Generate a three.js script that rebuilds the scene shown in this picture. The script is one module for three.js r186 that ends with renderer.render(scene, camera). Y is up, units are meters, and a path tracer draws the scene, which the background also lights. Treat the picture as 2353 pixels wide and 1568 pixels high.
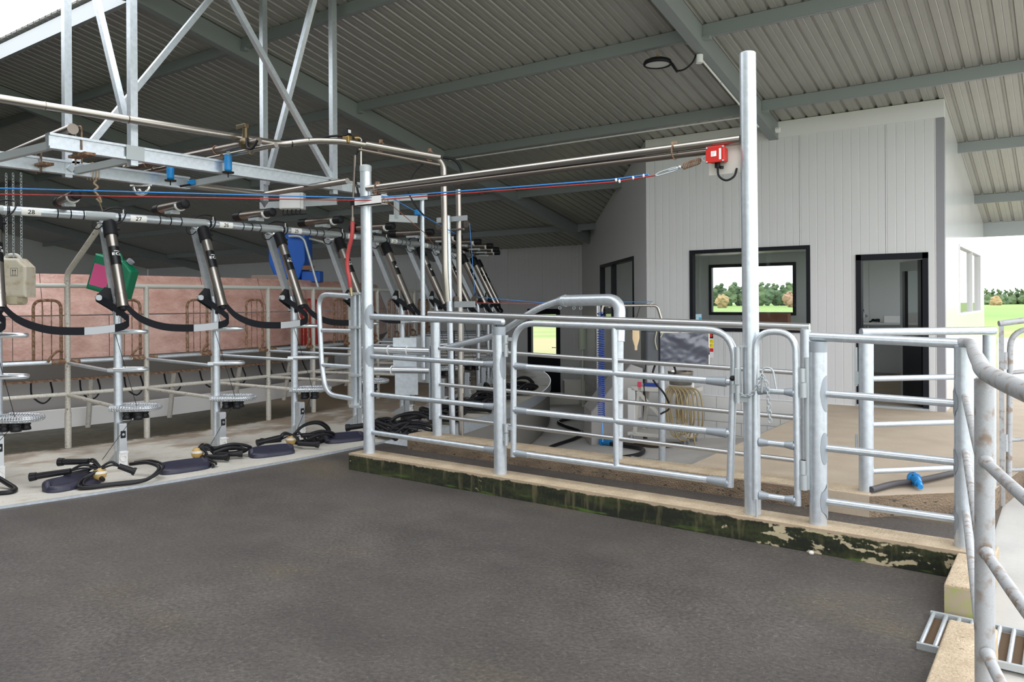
import * as THREE from 'three';
import { mergeGeometries } from 'three/addons/utils/BufferGeometryUtils.js';
import { RoundedBoxGeometry } from 'three/addons/geometries/RoundedBoxGeometry.js';
import { ImprovedNoise } from 'three/addons/math/ImprovedNoise.js';

// ---------------------------------------------------------------- camera, sky, exposure
const renderer = new THREE.WebGLRenderer({ antialias: true });
renderer.toneMapping = THREE.LinearToneMapping;
renderer.toneMappingExposure = 1.36;
renderer.shadowMap.enabled = true;
const scene = new THREE.Scene();
const FULL_W = 2353, FULL_H = 1568, FOCAL = 1770;
const camera = new THREE.PerspectiveCamera(2 * Math.atan(FULL_H / 2 / FOCAL) * 180 / Math.PI, FULL_W / FULL_H, 0.05, 900);
camera.position.set(0, 1.7, 0);
camera.rotation.order = 'YXZ';
camera.rotation.set(0, 35.9 * Math.PI / 180, -0.006);
camera.setViewOffset(FULL_W, FULL_H, 0, 92, FULL_W, FULL_H);   // shift lens: level camera, horizon above the middle
// overcast sky, the same all round, a little brighter overhead
const SKY_LIGHT = 3.0;
{
  const w = 16, h = 64, d = new Uint8Array(w * h * 4);
  for (let j = 0; j < h; j++) for (let i = 0; i < w; i++) {
    const up = Math.max(0, (j + 0.5) / h * 2 - 1), k = 0.90 + 0.10 * up;
    d.set([Math.round(255 * (k - 0.012)), Math.round(255 * (k - 0.002)), Math.round(255 * Math.min(1, k + 0.012)), 255], (j * w + i) * 4);
  }
  const t = new THREE.DataTexture(d, w, h, THREE.RGBAFormat);
  t.colorSpace = THREE.SRGBColorSpace; t.mapping = THREE.EquirectangularReflectionMapping;
  t.magFilter = THREE.LinearFilter; t.minFilter = THREE.LinearFilter; t.needsUpdate = true;
  scene.background = t; scene.environment = t;
  scene.backgroundIntensity = SKY_LIGHT; scene.environmentIntensity = SKY_LIGHT;
}

// ---------------------------------------------------------------- helpers
let seed = 20240;
const rnd = () => { seed = (seed * 1664525 + 1013904223) >>> 0; return seed / 4294967296; };
const rr = (a, b) => a + (b - a) * rnd();
const perlin = new ImprovedNoise();
const fbm = (x, y, o = 4, z = 0.37) => { let s = 0, a = 0.5, f = 1; for (let i = 0; i < o; i++) { s += a * perlin.noise(x * f, y * f, z + i * 7.1); a *= 0.5; f *= 2.03; } return s; };
const clamp = (v, a = 0, b = 1) => Math.min(b, Math.max(a, v));
const smooth = (a, b, v) => { const t = clamp((v - a) / (b - a)); return t * t * (3 - 2 * t); };
const mixc = (a, b, t) => [a[0] + (b[0] - a[0]) * t, a[1] + (b[1] - a[1]) * t, a[2] + (b[2] - a[2]) * t];
const toS = (v) => Math.round(255 * clamp(v <= 0.0031308 ? 12.92 * v : 1.055 * Math.pow(v, 1 / 2.4) - 0.055));
function colourTex(w, h, fn, rep = [1, 1], linear = true) {          // fn(u, v) -> linear rgb
  const d = new Uint8Array(w * h * 4);
  for (let j = 0; j < h; j++) for (let i = 0; i < w; i++) { const c = fn((i + 0.5) / w, (j + 0.5) / h, i, j); d.set([toS(c[0]), toS(c[1]), toS(c[2]), 255], (j * w + i) * 4); }
  const t = new THREE.DataTexture(d, w, h, THREE.RGBAFormat);
  t.colorSpace = THREE.SRGBColorSpace; t.wrapS = t.wrapT = THREE.RepeatWrapping; t.repeat.set(...rep);
  t.magFilter = THREE.LinearFilter; t.minFilter = THREE.LinearMipmapLinearFilter; t.generateMipmaps = true; t.needsUpdate = true; return t;
}
function greyTex(w, h, fn, rep = [1, 1]) {
  const d = new Uint8Array(w * h * 4);
  for (let j = 0; j < h; j++) for (let i = 0; i < w; i++) { const v = Math.round(255 * clamp(fn((i + 0.5) / w, (j + 0.5) / h, i, j))); d.set([v, v, v, 255], (j * w + i) * 4); }
  const t = new THREE.DataTexture(d, w, h, THREE.RGBAFormat);
  t.wrapS = t.wrapT = THREE.RepeatWrapping; t.repeat.set(...rep); t.magFilter = THREE.LinearFilter; t.minFilter = THREE.LinearMipmapLinearFilter; t.generateMipmaps = true; t.needsUpdate = true; return t;
}
const tile = (u, v, s, o = 4, z = 0) => {                            // tiling noise on the unit square
  const a = fbm(u * s, v * s, o, z), b = fbm((u - 1) * s, v * s, o, z), c = fbm(u * s, (v - 1) * s, o, z), e = fbm((u - 1) * s, (v - 1) * s, o, z);
  return (a * (1 - u) + b * u) * (1 - v) + (c * (1 - u) + e * u) * v;
};
const lin = (r, g, b) => new THREE.Color().setRGB(r, g, b);
const mat = (c, rough = 0.6, metal = 0, extra = {}) => new THREE.MeshStandardMaterial({ color: Array.isArray(c) ? lin(...c) : c, roughness: rough, metalness: metal, side: THREE.DoubleSide, ...extra });
const phys = (c, rough, metal, extra) => new THREE.MeshPhysicalMaterial({ color: Array.isArray(c) ? lin(...c) : c, roughness: rough, metalness: metal, side: THREE.DoubleSide, ...extra });
const V = (x, y, z) => new THREE.Vector3(x, y, z);
const UPV = V(0, 1, 0);

function metreUV(g) {                                                // uv in metres, by the face's main direction
  g = g.index ? g.toNonIndexed() : g;
  const p = g.attributes.position, n = g.attributes.normal, uv = new Float32Array(p.count * 2);
  for (let t = 0; t < p.count; t += 3) {
    let nx = 0, ny = 0, nz = 0;
    for (let k = 0; k < 3; k++) { nx += Math.abs(n.getX(t + k)); ny += Math.abs(n.getY(t + k)); nz += Math.abs(n.getZ(t + k)); }
    for (let k = 0; k < 3; k++) {
      const i = t + k, x = p.getX(i), y = p.getY(i), z = p.getZ(i);
      const [u, v] = ny >= nx && ny >= nz ? [x, z] : nx >= nz ? [z, y] : [x, y];
      uv[i * 2] = u; uv[i * 2 + 1] = v;
    }
  }
  g.setAttribute('uv', new THREE.BufferAttribute(uv, 2)); return g;
}
const flat = (list) => (Array.isArray(list) ? list.flat(9) : [list]).filter(Boolean);
function joined(list) {
  const gs = flat(list).map((g) => { const q = g.index ? g.toNonIndexed() : g; for (const k of Object.keys(q.attributes)) if (!['position', 'normal', 'uv'].includes(k)) q.deleteAttribute(k); return q; });
  return gs.length === 1 ? gs[0] : mergeGeometries(gs);
}
const used = {};
function numbered(name) { const n = used[name] ?? 0; used[name] = n + 1; return n ? `${name}_${String(n).padStart(3, '0')}` : name; }
function obj(name, geos, m, parent = scene, keepUV = false) {
  let g = joined(geos); if (!keepUV) g = metreUV(g);
  const o = new THREE.Mesh(g, m); o.name = parent === scene ? numbered(name) : name; o.castShadow = o.receiveShadow = true; parent.add(o); return o;
}
function share(name, g, m, parent, pos, rotY = 0) { const o = new THREE.Mesh(g, m); o.name = name; o.castShadow = o.receiveShadow = true; if (pos) o.position.set(...pos); o.rotation.y = rotY; parent.add(o); return o; }
function thing(name, label, category, pos = [0, 0, 0], turn = 0, group) {
  const o = new THREE.Group(); o.name = numbered(name); o.position.set(...pos); o.rotation.y = turn; o.userData = { label, category }; if (group) o.userData.group = group; scene.add(o); return o;
}
function tag(o, label, category, group) { Object.assign(o.userData, { label, category }); if (group) o.userData.group = group; return o; }
function struct(name, label, category = 'structure') { const o = new THREE.Group(); o.name = numbered(name); o.userData = { kind: 'structure', label, category }; scene.add(o); return o; }
function smesh(name, geos, m, label, category, keepUV) { const o = obj(name, geos, m, scene, keepUV); o.userData = { kind: 'structure', label, category }; return o; }
function dup(root, name, label, pos, turn = 0) {
  const r = root.clone(); r.name = numbered(name); r.userData = { ...root.userData, label }; r.position.set(...pos); r.rotation.y = turn; scene.add(r); return r;
}
// shapes
const place = (g, [x, y, z] = [0, 0, 0], [rx, ry, rz] = [0, 0, 0]) => g.applyMatrix4(new THREE.Matrix4().compose(V(x, y, z), new THREE.Quaternion().setFromEuler(new THREE.Euler(rx, ry, rz)), V(1, 1, 1)));
const bx = (x0, x1, y0, y1, z0, z1) => new THREE.BoxGeometry(Math.abs(x1 - x0), Math.abs(y1 - y0), Math.abs(z1 - z0)).translate((x0 + x1) / 2, (y0 + y1) / 2, (z0 + z1) / 2);
const rb = (c, s, r = 0.006, rot, seg = 2) => place(new RoundedBoxGeometry(s[0], s[1], s[2], seg, Math.min(r, ...s.map((v) => v * 0.49))), c, rot);
function between(g, a, b) {                                          // a unit-height y-aligned geometry laid from a to b
  a = V(...a); b = V(...b); const d = b.clone().sub(a), l = d.length();
  const m = new THREE.Matrix4().compose(a.clone().add(b).multiplyScalar(0.5), new THREE.Quaternion().setFromUnitVectors(UPV, d.normalize()), V(1, l, 1));
  const q = g.clone(); const n = q.attributes.normal; q.applyMatrix4(m); return q;
}
const cy = (a, b, r, r2 = r, seg = 14) => {
  const A = V(...a), B = V(...b), d = B.clone().sub(A), l = d.length();
  return new THREE.CylinderGeometry(r2, r, l, seg).applyMatrix4(new THREE.Matrix4().compose(A.add(B).multiplyScalar(0.5), new THREE.Quaternion().setFromUnitVectors(UPV, d.normalize()), V(1, 1, 1)));
};
function bar(a, b, w, h, roll = 0) {                                 // rectangular bar from a to b; w sideways, h upwards
  const A = V(...a), B = V(...b), d = B.clone().sub(A), l = d.length(); d.normalize();
  let side = V(0, 1, 0).cross(d); if (side.lengthSq() < 1e-6) side = V(0, 0, 1).cross(d).lengthSq() > 1e-6 ? V(1, 0, 0) : V(0, 0, 1); side.normalize();
  const up = d.clone().cross(side).normalize();
  const m = new THREE.Matrix4().makeBasis(side, up, d).setPosition(A.add(B).multiplyScalar(0.5));
  return new THREE.BoxGeometry(w, h, l).rotateZ(roll).applyMatrix4(m);
}
function bent(pts, rad) {                                            // polyline with rounded corners as a curve
  const P = pts.map((p) => V(...p)), path = new THREE.CurvePath(); let last = P[0];
  for (let i = 1; i < P.length - 1; i++) {
    const a = P[i - 1], b = P[i], c = P[i + 1], r = Math.min(rad, a.distanceTo(b) * 0.49, b.distanceTo(c) * 0.49);
    const s = b.clone().add(a.clone().sub(b).setLength(r)), e = b.clone().add(c.clone().sub(b).setLength(r));
    if (last.distanceTo(s) > 1e-4) path.add(new THREE.LineCurve3(last, s)); path.add(new THREE.QuadraticBezierCurve3(s, b, e)); last = e;
  }
  path.add(new THREE.LineCurve3(last, P[P.length - 1])); return path;
}
function sweep(curvePts, r, seg = 10) {                              // round tube along given points, capped
  const n = curvePts.length, pos = [], nor = [], idx = [], uv = [];
  let N = null;
  for (let i = 0; i < n; i++) {
    const T = curvePts[Math.min(n - 1, i + 1)].clone().sub(curvePts[Math.max(0, i - 1)]).normalize();
    if (!N) { N = Math.abs(T.y) < 0.9 ? V(0, 1, 0) : V(1, 0, 0); }
    N = N.sub(T.clone().multiplyScalar(N.dot(T))).normalize(); const B = T.clone().cross(N);
    for (let k = 0; k <= seg; k++) {
      const a = k / seg * Math.PI * 2, d = N.clone().multiplyScalar(Math.cos(a)).add(B.clone().multiplyScalar(Math.sin(a)));
      pos.push(...curvePts[i].clone().addScaledVector(d, r).toArray()); nor.push(...d.toArray()); uv.push(k / seg, i / n);
      if (i < n - 1 && k < seg) { const q = i * (seg + 1) + k; idx.push(q, q + 1, q + seg + 1, q + 1, q + seg + 2, q + seg + 1); }
    }
    N = N.clone();
  }
  for (const [i, s] of [[0, -1], [n - 1, 1]]) {
    const T = curvePts[Math.min(n - 1, i + 1)].clone().sub(curvePts[Math.max(0, i - 1)]).normalize().multiplyScalar(s), c0 = pos.length / 3;
    pos.push(...curvePts[i].toArray()); nor.push(...T.toArray()); uv.push(0, 0);
    for (let k = 0; k <= seg; k++) { const q = (i * (seg + 1) + k) * 3; pos.push(pos[q], pos[q + 1], pos[q + 2]); nor.push(...T.toArray()); uv.push(0, 0); }
    for (let k = 0; k < seg; k++) s > 0 ? idx.push(c0, c0 + 1 + k, c0 + 2 + k) : idx.push(c0, c0 + 2 + k, c0 + 1 + k);
  }
  const g = new THREE.BufferGeometry(); g.setIndex(idx);
  g.setAttribute('position', new THREE.Float32BufferAttribute(pos, 3)); g.setAttribute('normal', new THREE.Float32BufferAttribute(nor, 3)); g.setAttribute('uv', new THREE.Float32BufferAttribute(uv, 2)); return g;
}
function pipe(pts, r, rad = 0.1, seg = 12) {                         // straight runs with bends
  const P = pts.map((p) => V(...p)), out = [P[0]];
  for (let i = 1; i < P.length - 1; i++) {
    const a = P[i - 1], b = P[i], c = P[i + 1], q = Math.min(rad, a.distanceTo(b) * 0.49, b.distanceTo(c) * 0.49);
    const cv = new THREE.QuadraticBezierCurve3(b.clone().add(a.clone().sub(b).setLength(q)), b, b.clone().add(c.clone().sub(b).setLength(q)));
    out.push(...cv.getPoints(7));
  }
  out.push(P[P.length - 1]); return sweep(out.filter((p, i) => !i || p.distanceTo(out[i - 1]) > 1e-4), r, seg);
}
const rope = (pts, r, n = 40, seg = 8, closed = false) => sweep(new THREE.CatmullRomCurve3(pts.map((p) => V(...p)), closed).getPoints(n), r, seg);
const ball = (c, r, s = [1, 1, 1], seg = 14) => new THREE.SphereGeometry(r, seg, Math.round(seg * 0.7)).scale(...s).translate(...c);
const lathe = (prof, seg = 18) => new THREE.LatheGeometry(prof.map(([r, y]) => new THREE.Vector2(r, y)), seg);
function canvasTex(w, h, draw) {
  const c = document.createElement('canvas'); c.width = w; c.height = h; draw(c.getContext('2d'), w, h);
  const t = new THREE.CanvasTexture(c); t.colorSpace = THREE.SRGBColorSpace; t.magFilter = THREE.LinearFilter; return t;
}

// ---------------------------------------------------------------- materials
const nth = ['leftmost', 'second', 'third', 'fourth', 'fifth', 'sixth', 'seventh', 'eighth', 'ninth', 'tenth', 'eleventh', 'twelfth', 'thirteenth', 'fourteenth', 'fifteenth', 'sixteenth', 'seventeenth', 'eighteenth'], ord = (i) => i ? `${nth[i]} from the left` : 'leftmost';
const galvTex = colourTex(512, 512, (u, v) => { const a = tile(u, v, 9, 4, 1), b = tile(u, v, 60, 2, 5); const k = 1 + 0.32 * a + 0.26 * b; return [0.55 * k, 0.595 * k, 0.635 * k]; }, [2.5, 2.5]);
const galvRough = greyTex(256, 256, (u, v) => 0.42 + 0.25 * tile(u, v, 12, 3, 3), [3, 3]);
const M = {
  galv: mat(0xffffff, 0.85, 0.62, { map: galvTex, roughnessMap: galvRough }),
  steelGalv: mat([0.58, 0.585, 0.59], 0.3, 0.8),
  chromeGalv: mat([0.66, 0.69, 0.72], 0.28, 0.85),
  beigeClean: mat([0.50, 0.51, 0.46], 0.55, 0.2),
  galvDull: mat([0.42, 0.45, 0.46], 0.55, 0.4),
  primer: mat([0.27, 0.295, 0.295], 0.55, 0.25),
  steel: mat([0.40, 0.37, 0.335], 0.3, 0.95),
  steelDark: mat([0.20, 0.17, 0.145], 0.36, 0.85),
  chrome: mat([0.8, 0.8, 0.8], 0.18, 1),
  rust: mat(0xffffff, 0.85, 0.1, { map: colourTex(256, 256, (u, v) => { const a = tile(u, v, 8, 4, 2); return mixc([0.17, 0.075, 0.035], [0.33, 0.25, 0.18], smooth(-0.15, 0.25, a)); }, [3, 3]) }),
  beigePipe: mat(0xffffff, 0.6, 0.25, { map: colourTex(512, 512, (u, v) => { const a = tile(u, v, 10, 4, 9), b = tile(u, v, 30, 3, 4); return mixc(mixc([0.50, 0.47, 0.40], [0.58, 0.58, 0.55], smooth(-0.1, 0.2, b)), [0.24, 0.13, 0.07], smooth(0.12, 0.32, a)); }, [2, 2]) }),
  black: phys([0.010, 0.010, 0.012], 0.5, 0, { specularIntensity: 0.45 }),
  rubber: phys([0.012, 0.012, 0.014], 0.4, 0, { specularIntensity: 0.5 }),
  belt: phys([0.008, 0.009, 0.012], 0.7, 0, { specularIntensity: 0.4 }),
  pad: mat([0.022, 0.022, 0.042], 0.45),
  blue: mat([0.01, 0.22, 0.55], 0.4),
  hopperBlue: mat([0.008, 0.11, 0.52], 0.45),
  red: mat([0.50, 0.018, 0.012], 0.4),
  redHose: mat([0.42, 0.05, 0.05], 0.5),
  white: mat([0.74, 0.74, 0.73], 0.5),
  offWhite: mat([0.62, 0.60, 0.55], 0.55),
  zinc: mat([0.30, 0.33, 0.36], 0.5, 0.35),
  wall: mat([0.70, 0.70, 0.69], 0.45),
  wallTrim: mat([0.25, 0.25, 0.27], 0.5),
  inside: mat([0.70, 0.72, 0.71], 0.7),
  frame: phys([0.010, 0.011, 0.015], 0.45, 0, { specularIntensity: 0.35 }),
  glass: phys([0.93, 0.96, 0.96], 0.03, 0, { transmission: 1, thickness: 0, ior: 1.5 }),
  amber: phys([0.72, 0.50, 0.18], 0.25, 0, { transmission: 0.45, thickness: 0, ior: 1.45 }),
  cord: mat([0.35, 0.26, 0.17], 0.9),
  hoseTan: mat([0.36, 0.28, 0.15], 0.6),
};

// ---------------------------------------------------------------- ground
const PLAT = [-20.014, -6.314], R_EDGE = 13.32, R_POST = 12.08, R_IN = 10.71, R_NIB = 9.05, PIT = -0.78, SLAB = 0.17;
const D2R = Math.PI / 180;
const polar = (r, deg, y = 0) => [PLAT[0] + r * Math.cos(deg * D2R), y, PLAT[1] + r * Math.sin(deg * D2R)];
// dark, damp yard surface with pale grit and olive film
const yardTex = (() => {
  const n = 1024, speck = new Float32Array(n * n), tone = new Float32Array(n * n), put = (x, y, s, q) => { const i = ((x | 0) % n + n) % n, j = ((y | 0) % n + n) % n; speck[j * n + i] = s; tone[j * n + i] = q; };
  for (let k = 0; k < 26000; k++) { const x = rnd() * n, y = rnd() * n, s = rr(0.1, 0.9) * rr(0.3, 1), q = rnd(), m = rnd() < 0.4 ? 2 : 1; for (let a = 0; a < m; a++) for (let b = 0; b < m; b++) put(x + a, y + b, s, q); }
  for (let k = 0; k < 900; k++) { let x = rnd() * n, y = rnd() * n; const a = rnd() * 6.28, l = rr(4, 16), s = rr(0.35, 0.95), q = rr(0, 0.4); for (let m = 0; m < l; m++) { put(x, y, s, q); x += Math.cos(a); y += Math.sin(a); } }
  return colourTex(n, n, (u, v, i, j) => {
    const f = tile(u, v, 6, 3, 2), g = tile(u, v, 90, 2, 8), base = mixc([0.040, 0.035, 0.032], [0.098, 0.087, 0.078], smooth(-0.4, 0.5, g + 0.4 * f));
    const s = speck[j * n + i]; return s ? mixc(base, mixc([0.34, 0.28, 0.20], [0.20, 0.19, 0.19], tone[j * n + i]), s * 0.75) : base;
  }, [0.5, 0.5]);
})();
function gridFloor(x0, x1, z0, z1, step, yf, colf, keep) {
  const nx = Math.round((x1 - x0) / step), nz = Math.round((z1 - z0) / step), pos = [], col = [], uv = [], idx = [];
  for (let j = 0; j <= nz; j++) for (let i = 0; i <= nx; i++) { const x = x0 + (x1 - x0) * i / nx, z = z0 + (z1 - z0) * j / nz; pos.push(x, yf(x, z), z); uv.push(x, z); col.push(...colf(x, z)); }
  for (let j = 0; j < nz; j++) for (let i = 0; i < nx; i++) { const a = j * (nx + 1) + i, b = a + 1, c = a + nx + 1, d = c + 1; if (keep && !keep((pos[a * 3] + pos[d * 3]) / 2, (pos[a * 3 + 2] + pos[d * 3 + 2]) / 2)) continue; idx.push(a, c, b, b, c, d); }
  const g = new THREE.BufferGeometry(); g.setIndex(idx); g.setAttribute('position', new THREE.Float32BufferAttribute(pos, 3)); g.setAttribute('uv', new THREE.Float32BufferAttribute(uv, 2)); g.setAttribute('color', new THREE.Float32BufferAttribute(col, 3)); g.computeVertexNormals(); return g;
}
{
  const m = mat(0xffffff, 0.62, 0, { map: yardTex, vertexColors: true, bumpMap: greyTex(512, 512, (u, v) => 0.5 + 0.7 * tile(u, v, 70, 2, 4), [0.9, 0.9]), bumpScale: 0.004 });
  const g = gridFloor(-18, -0.45, -6.6, 12, 0.1, () => 0, (x, z) => {
    const a = fbm(x * 0.45 + 3, z * 0.9, 4), b = fbm(x * 1.3, z * 2.2 + 9, 3), k = 1 + 0.5 * a + 0.35 * b;
    return mixc([0.98 * k, 0.96 * k, 0.96 * k], [1.45 * k, 1.32 * k, 0.95 * k], smooth(0.12, 0.45, fbm(x * 0.9 + 20, z * 1.9 - 4, 5)) * 0.6);
  });
  const lane = gridFloor(-1.5, -0.45, -7.6, -6.6, 0.1, () => 0, (x, z) => { const k = 1 + 0.3 * fbm(x * 0.9, z * 1.8, 4); return [1.25 * k, 1.12 * k, 0.9 * k]; }); { const q = new THREE.Mesh(lane, m); q.name = 'lane_floor'; q.receiveShadow = true; q.userData = { kind: 'structure', label: 'olive brown floor at the right end of the lane', category: 'floor' }; scene.add(q); }
  const o = new THREE.Mesh(g, m); o.name = 'floor'; o.receiveShadow = true; o.userData = { kind: 'structure', label: 'dark damp yard floor with pale grit', category: 'floor' }; scene.add(o);
}
smesh('floor_left', [bx(-32.2, -18, -0.1, -0.002, -6.6, 12)], mat([0.07, 0.065, 0.06], 0.7), 'dark yard floor beyond the platform', 'floor');
smesh('ground', [bx(-200, 14, -0.9, -0.5, 8.5, 12), bx(-200, -32.2, -0.5, -0.36, -420, 150)], mat([0.2, 0.2, 0.12], 0.9), 'ground outside the shed', 'ground');
// concrete of slabs and kerbs
const concrete = (a, b, s, z) => colourTex(512, 512, (u, v) => { const f = tile(u, v, s, 4, z), g = tile(u, v, 70, 2, z + 3); return mixc(a, b, clamp(0.5 + f * 1.2 + g * 0.35)); }, [0.5, 0.5]);
const slabMat = mat(0xffffff, 0.75, 0, { map: concrete([0.34, 0.27, 0.20], [0.46, 0.38, 0.29], 4, 1) });
const outMat = mat(0xffffff, 0.8, 0, { map: concrete([0.36, 0.35, 0.33], [0.47, 0.46, 0.43], 4, 6) });
const pitMat = mat(0xffffff, 0.55, 0, { map: concrete([0.46, 0.44, 0.42], [0.60, 0.58, 0.55], 4, 11) });
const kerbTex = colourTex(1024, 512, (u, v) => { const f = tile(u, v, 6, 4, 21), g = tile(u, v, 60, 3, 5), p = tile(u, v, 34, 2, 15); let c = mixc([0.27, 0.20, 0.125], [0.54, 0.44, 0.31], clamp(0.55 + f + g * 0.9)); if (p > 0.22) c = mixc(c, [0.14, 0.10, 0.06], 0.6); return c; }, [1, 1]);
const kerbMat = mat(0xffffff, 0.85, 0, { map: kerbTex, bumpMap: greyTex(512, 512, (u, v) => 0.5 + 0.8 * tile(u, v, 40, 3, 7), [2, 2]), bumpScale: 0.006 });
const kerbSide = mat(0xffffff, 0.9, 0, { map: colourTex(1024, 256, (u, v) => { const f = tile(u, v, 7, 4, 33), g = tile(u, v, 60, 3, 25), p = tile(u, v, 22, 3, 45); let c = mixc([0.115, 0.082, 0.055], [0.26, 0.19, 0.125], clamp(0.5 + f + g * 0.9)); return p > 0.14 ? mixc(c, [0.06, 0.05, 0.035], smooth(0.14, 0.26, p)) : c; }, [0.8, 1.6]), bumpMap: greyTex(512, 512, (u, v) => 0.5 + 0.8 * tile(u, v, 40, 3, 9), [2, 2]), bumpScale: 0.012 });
const rampY = (x) => x >= -2.85 ? SLAB : x >= -4.0 ? SLAB + (x + 2.85) / 1.15 * 0.6 : x >= -7 ? -0.43 + (x + 4) / 3 * 0.35 : PIT;
{
  // raised slab by the office, ramp down to the milking pit
  const slab = new THREE.Shape([[-2.85, 6.5], [-1.27, 6.47], [-0.5, 7.2], [-0.33, 8.4], [-0.1, 10.5], [0.2, 17.7], [-2.85, 17.7]].map(([x, y]) => new THREE.Vector2(x, y)));
  smesh('raised_floor', [new THREE.ExtrudeGeometry(slab, { depth: 1.1, bevelEnabled: false }).rotateX(-Math.PI / 2).translate(0, SLAB - 1.1, 0)], slabMat, 'raised pale brown concrete floor beside the office', 'floor');
  const ramp = gridFloor(-32.2, -2.85, -17.7, -6.55, 0.25, (x) => rampY(x), () => [1, 1, 1]);
  ramp.deleteAttribute('color');
  smesh('pit_floor', [ramp], pitMat, 'sunken concrete floor of the milking pit with ramp', 'floor', false);
  smesh('apron', [gridFloor(-0.5, 14, -30, 12, 1, () => -0.02, () => [1, 1, 1])], outMat, 'pale concrete apron outside the rails', 'floor');
  // kerb in front, its mossy face and the return at its right end
  const kerb = struct('trim_1', 'low concrete kerb with mossy front under the pipe fence', 'kerb');
  obj('kerb_body', [rb([(-5.93 - 0.36) / 2, 0.0775, -5.485], [5.57, 0.185, 0.25], 0.012)], kerbMat, kerb);
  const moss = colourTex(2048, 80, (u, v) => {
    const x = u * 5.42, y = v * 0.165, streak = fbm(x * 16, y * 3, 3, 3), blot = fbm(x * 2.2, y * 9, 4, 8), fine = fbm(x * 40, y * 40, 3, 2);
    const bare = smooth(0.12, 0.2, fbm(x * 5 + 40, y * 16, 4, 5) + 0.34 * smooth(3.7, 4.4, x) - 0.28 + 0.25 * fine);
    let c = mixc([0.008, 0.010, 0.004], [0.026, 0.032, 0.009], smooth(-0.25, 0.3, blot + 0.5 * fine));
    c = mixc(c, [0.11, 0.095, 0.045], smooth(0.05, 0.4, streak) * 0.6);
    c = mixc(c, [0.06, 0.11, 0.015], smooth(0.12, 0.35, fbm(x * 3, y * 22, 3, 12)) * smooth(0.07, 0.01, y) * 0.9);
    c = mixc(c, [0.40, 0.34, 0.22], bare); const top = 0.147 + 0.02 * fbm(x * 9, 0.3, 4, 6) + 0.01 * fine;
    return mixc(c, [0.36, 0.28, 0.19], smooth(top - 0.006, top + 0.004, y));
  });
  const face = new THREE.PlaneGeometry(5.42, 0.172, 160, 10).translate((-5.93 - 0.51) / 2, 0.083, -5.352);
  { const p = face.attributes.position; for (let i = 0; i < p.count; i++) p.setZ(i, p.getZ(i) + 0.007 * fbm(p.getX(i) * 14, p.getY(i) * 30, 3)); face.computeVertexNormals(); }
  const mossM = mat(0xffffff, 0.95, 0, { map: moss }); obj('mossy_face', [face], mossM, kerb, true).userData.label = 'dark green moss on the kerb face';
  obj('kerb_end', [bx(-5.937, -5.931, 0, 0.16, -5.6, -5.37)], mossM, kerb);
  const ret = colourTex(256, 256, (u, v) => { const f = tile(u, v, 6, 4, 3), p = tile(u, v, 14, 2, 9); let c = mixc([0.36, 0.30, 0.20], [0.30, 0.33, 0.10], smooth(-0.1, 0.3, f)); return p > 0.24 ? [0.02, 0.018, 0.012] : c; }, [3, 3]);
  const rm = mat(0xffffff, 0.9, 0, { map: ret });
  obj('kerb_return', [rb([-0.46, 0.078, -5.02], [0.19, 0.18, 0.62], 0.01)], kerbMat, kerb);
  obj('kerb_return_face', [bx(-0.553, -0.368, 0, 0.155, -4.712, -4.706)], rm, kerb);
  const k2 = struct('trim_2', 'short beige concrete kerb block beside the drain grate', 'kerb');
  obj('kerb_body', [rb([-0.375, 0.075, -3.1], [0.20, 0.19, 2.2], 0.012)], kerbMat, k2);
  // kerb at the far side of the lane
  const k3 = struct('trim_3', 'beige concrete kerb on the far side of the lane', 'kerb');
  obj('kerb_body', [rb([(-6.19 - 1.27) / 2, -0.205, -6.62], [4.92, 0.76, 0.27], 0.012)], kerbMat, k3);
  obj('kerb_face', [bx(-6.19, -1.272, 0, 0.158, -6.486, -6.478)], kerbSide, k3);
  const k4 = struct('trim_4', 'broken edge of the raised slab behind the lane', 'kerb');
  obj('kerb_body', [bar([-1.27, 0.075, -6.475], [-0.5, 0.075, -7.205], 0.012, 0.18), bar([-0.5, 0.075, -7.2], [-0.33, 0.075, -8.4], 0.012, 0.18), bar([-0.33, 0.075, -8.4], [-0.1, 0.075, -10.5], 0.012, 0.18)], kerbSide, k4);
  // the lane's surface behind the front kerb is the yard; drain channel with grate by the return
  const drain = thing('drain_grate', 'galvanised bar grate over the drain by the kerb end', 'grate', [0, 0, 0]);
  obj('dark_drain_sheet', [bx(-0.60, 0.1, 0.001, 0.003, -4.62, -4.2)], mat([0.10, 0.06, 0.03], 0.9), drain);  // flat dark brown sheet; its colour alone gives the drain depth
  obj('frame_bar', [bx(-0.61, 0.15, 0, 0.03, -4.65, -4.63)], M.galvDull, drain); obj('frame_bar', [bx(-0.61, 0.15, 0, 0.03, -4.19, -4.17)], M.galvDull, drain);
  for (let i = 0; i < 12; i++) obj('grate_bar', [cy([-0.595 + i * 0.06, 0.02, -4.64], [-0.595 + i * 0.06, 0.02, -4.18], 0.011, 0.011, 8)], M.galv, drain);
  const st = obj('pebble', [ball([-1.40, 0.012, -5.315], 0.018, [1, 0.8, 1], 10)], M.offWhite); tag(st, 'small white pebble on the yard below the mossy kerb', 'pebble');
}
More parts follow.
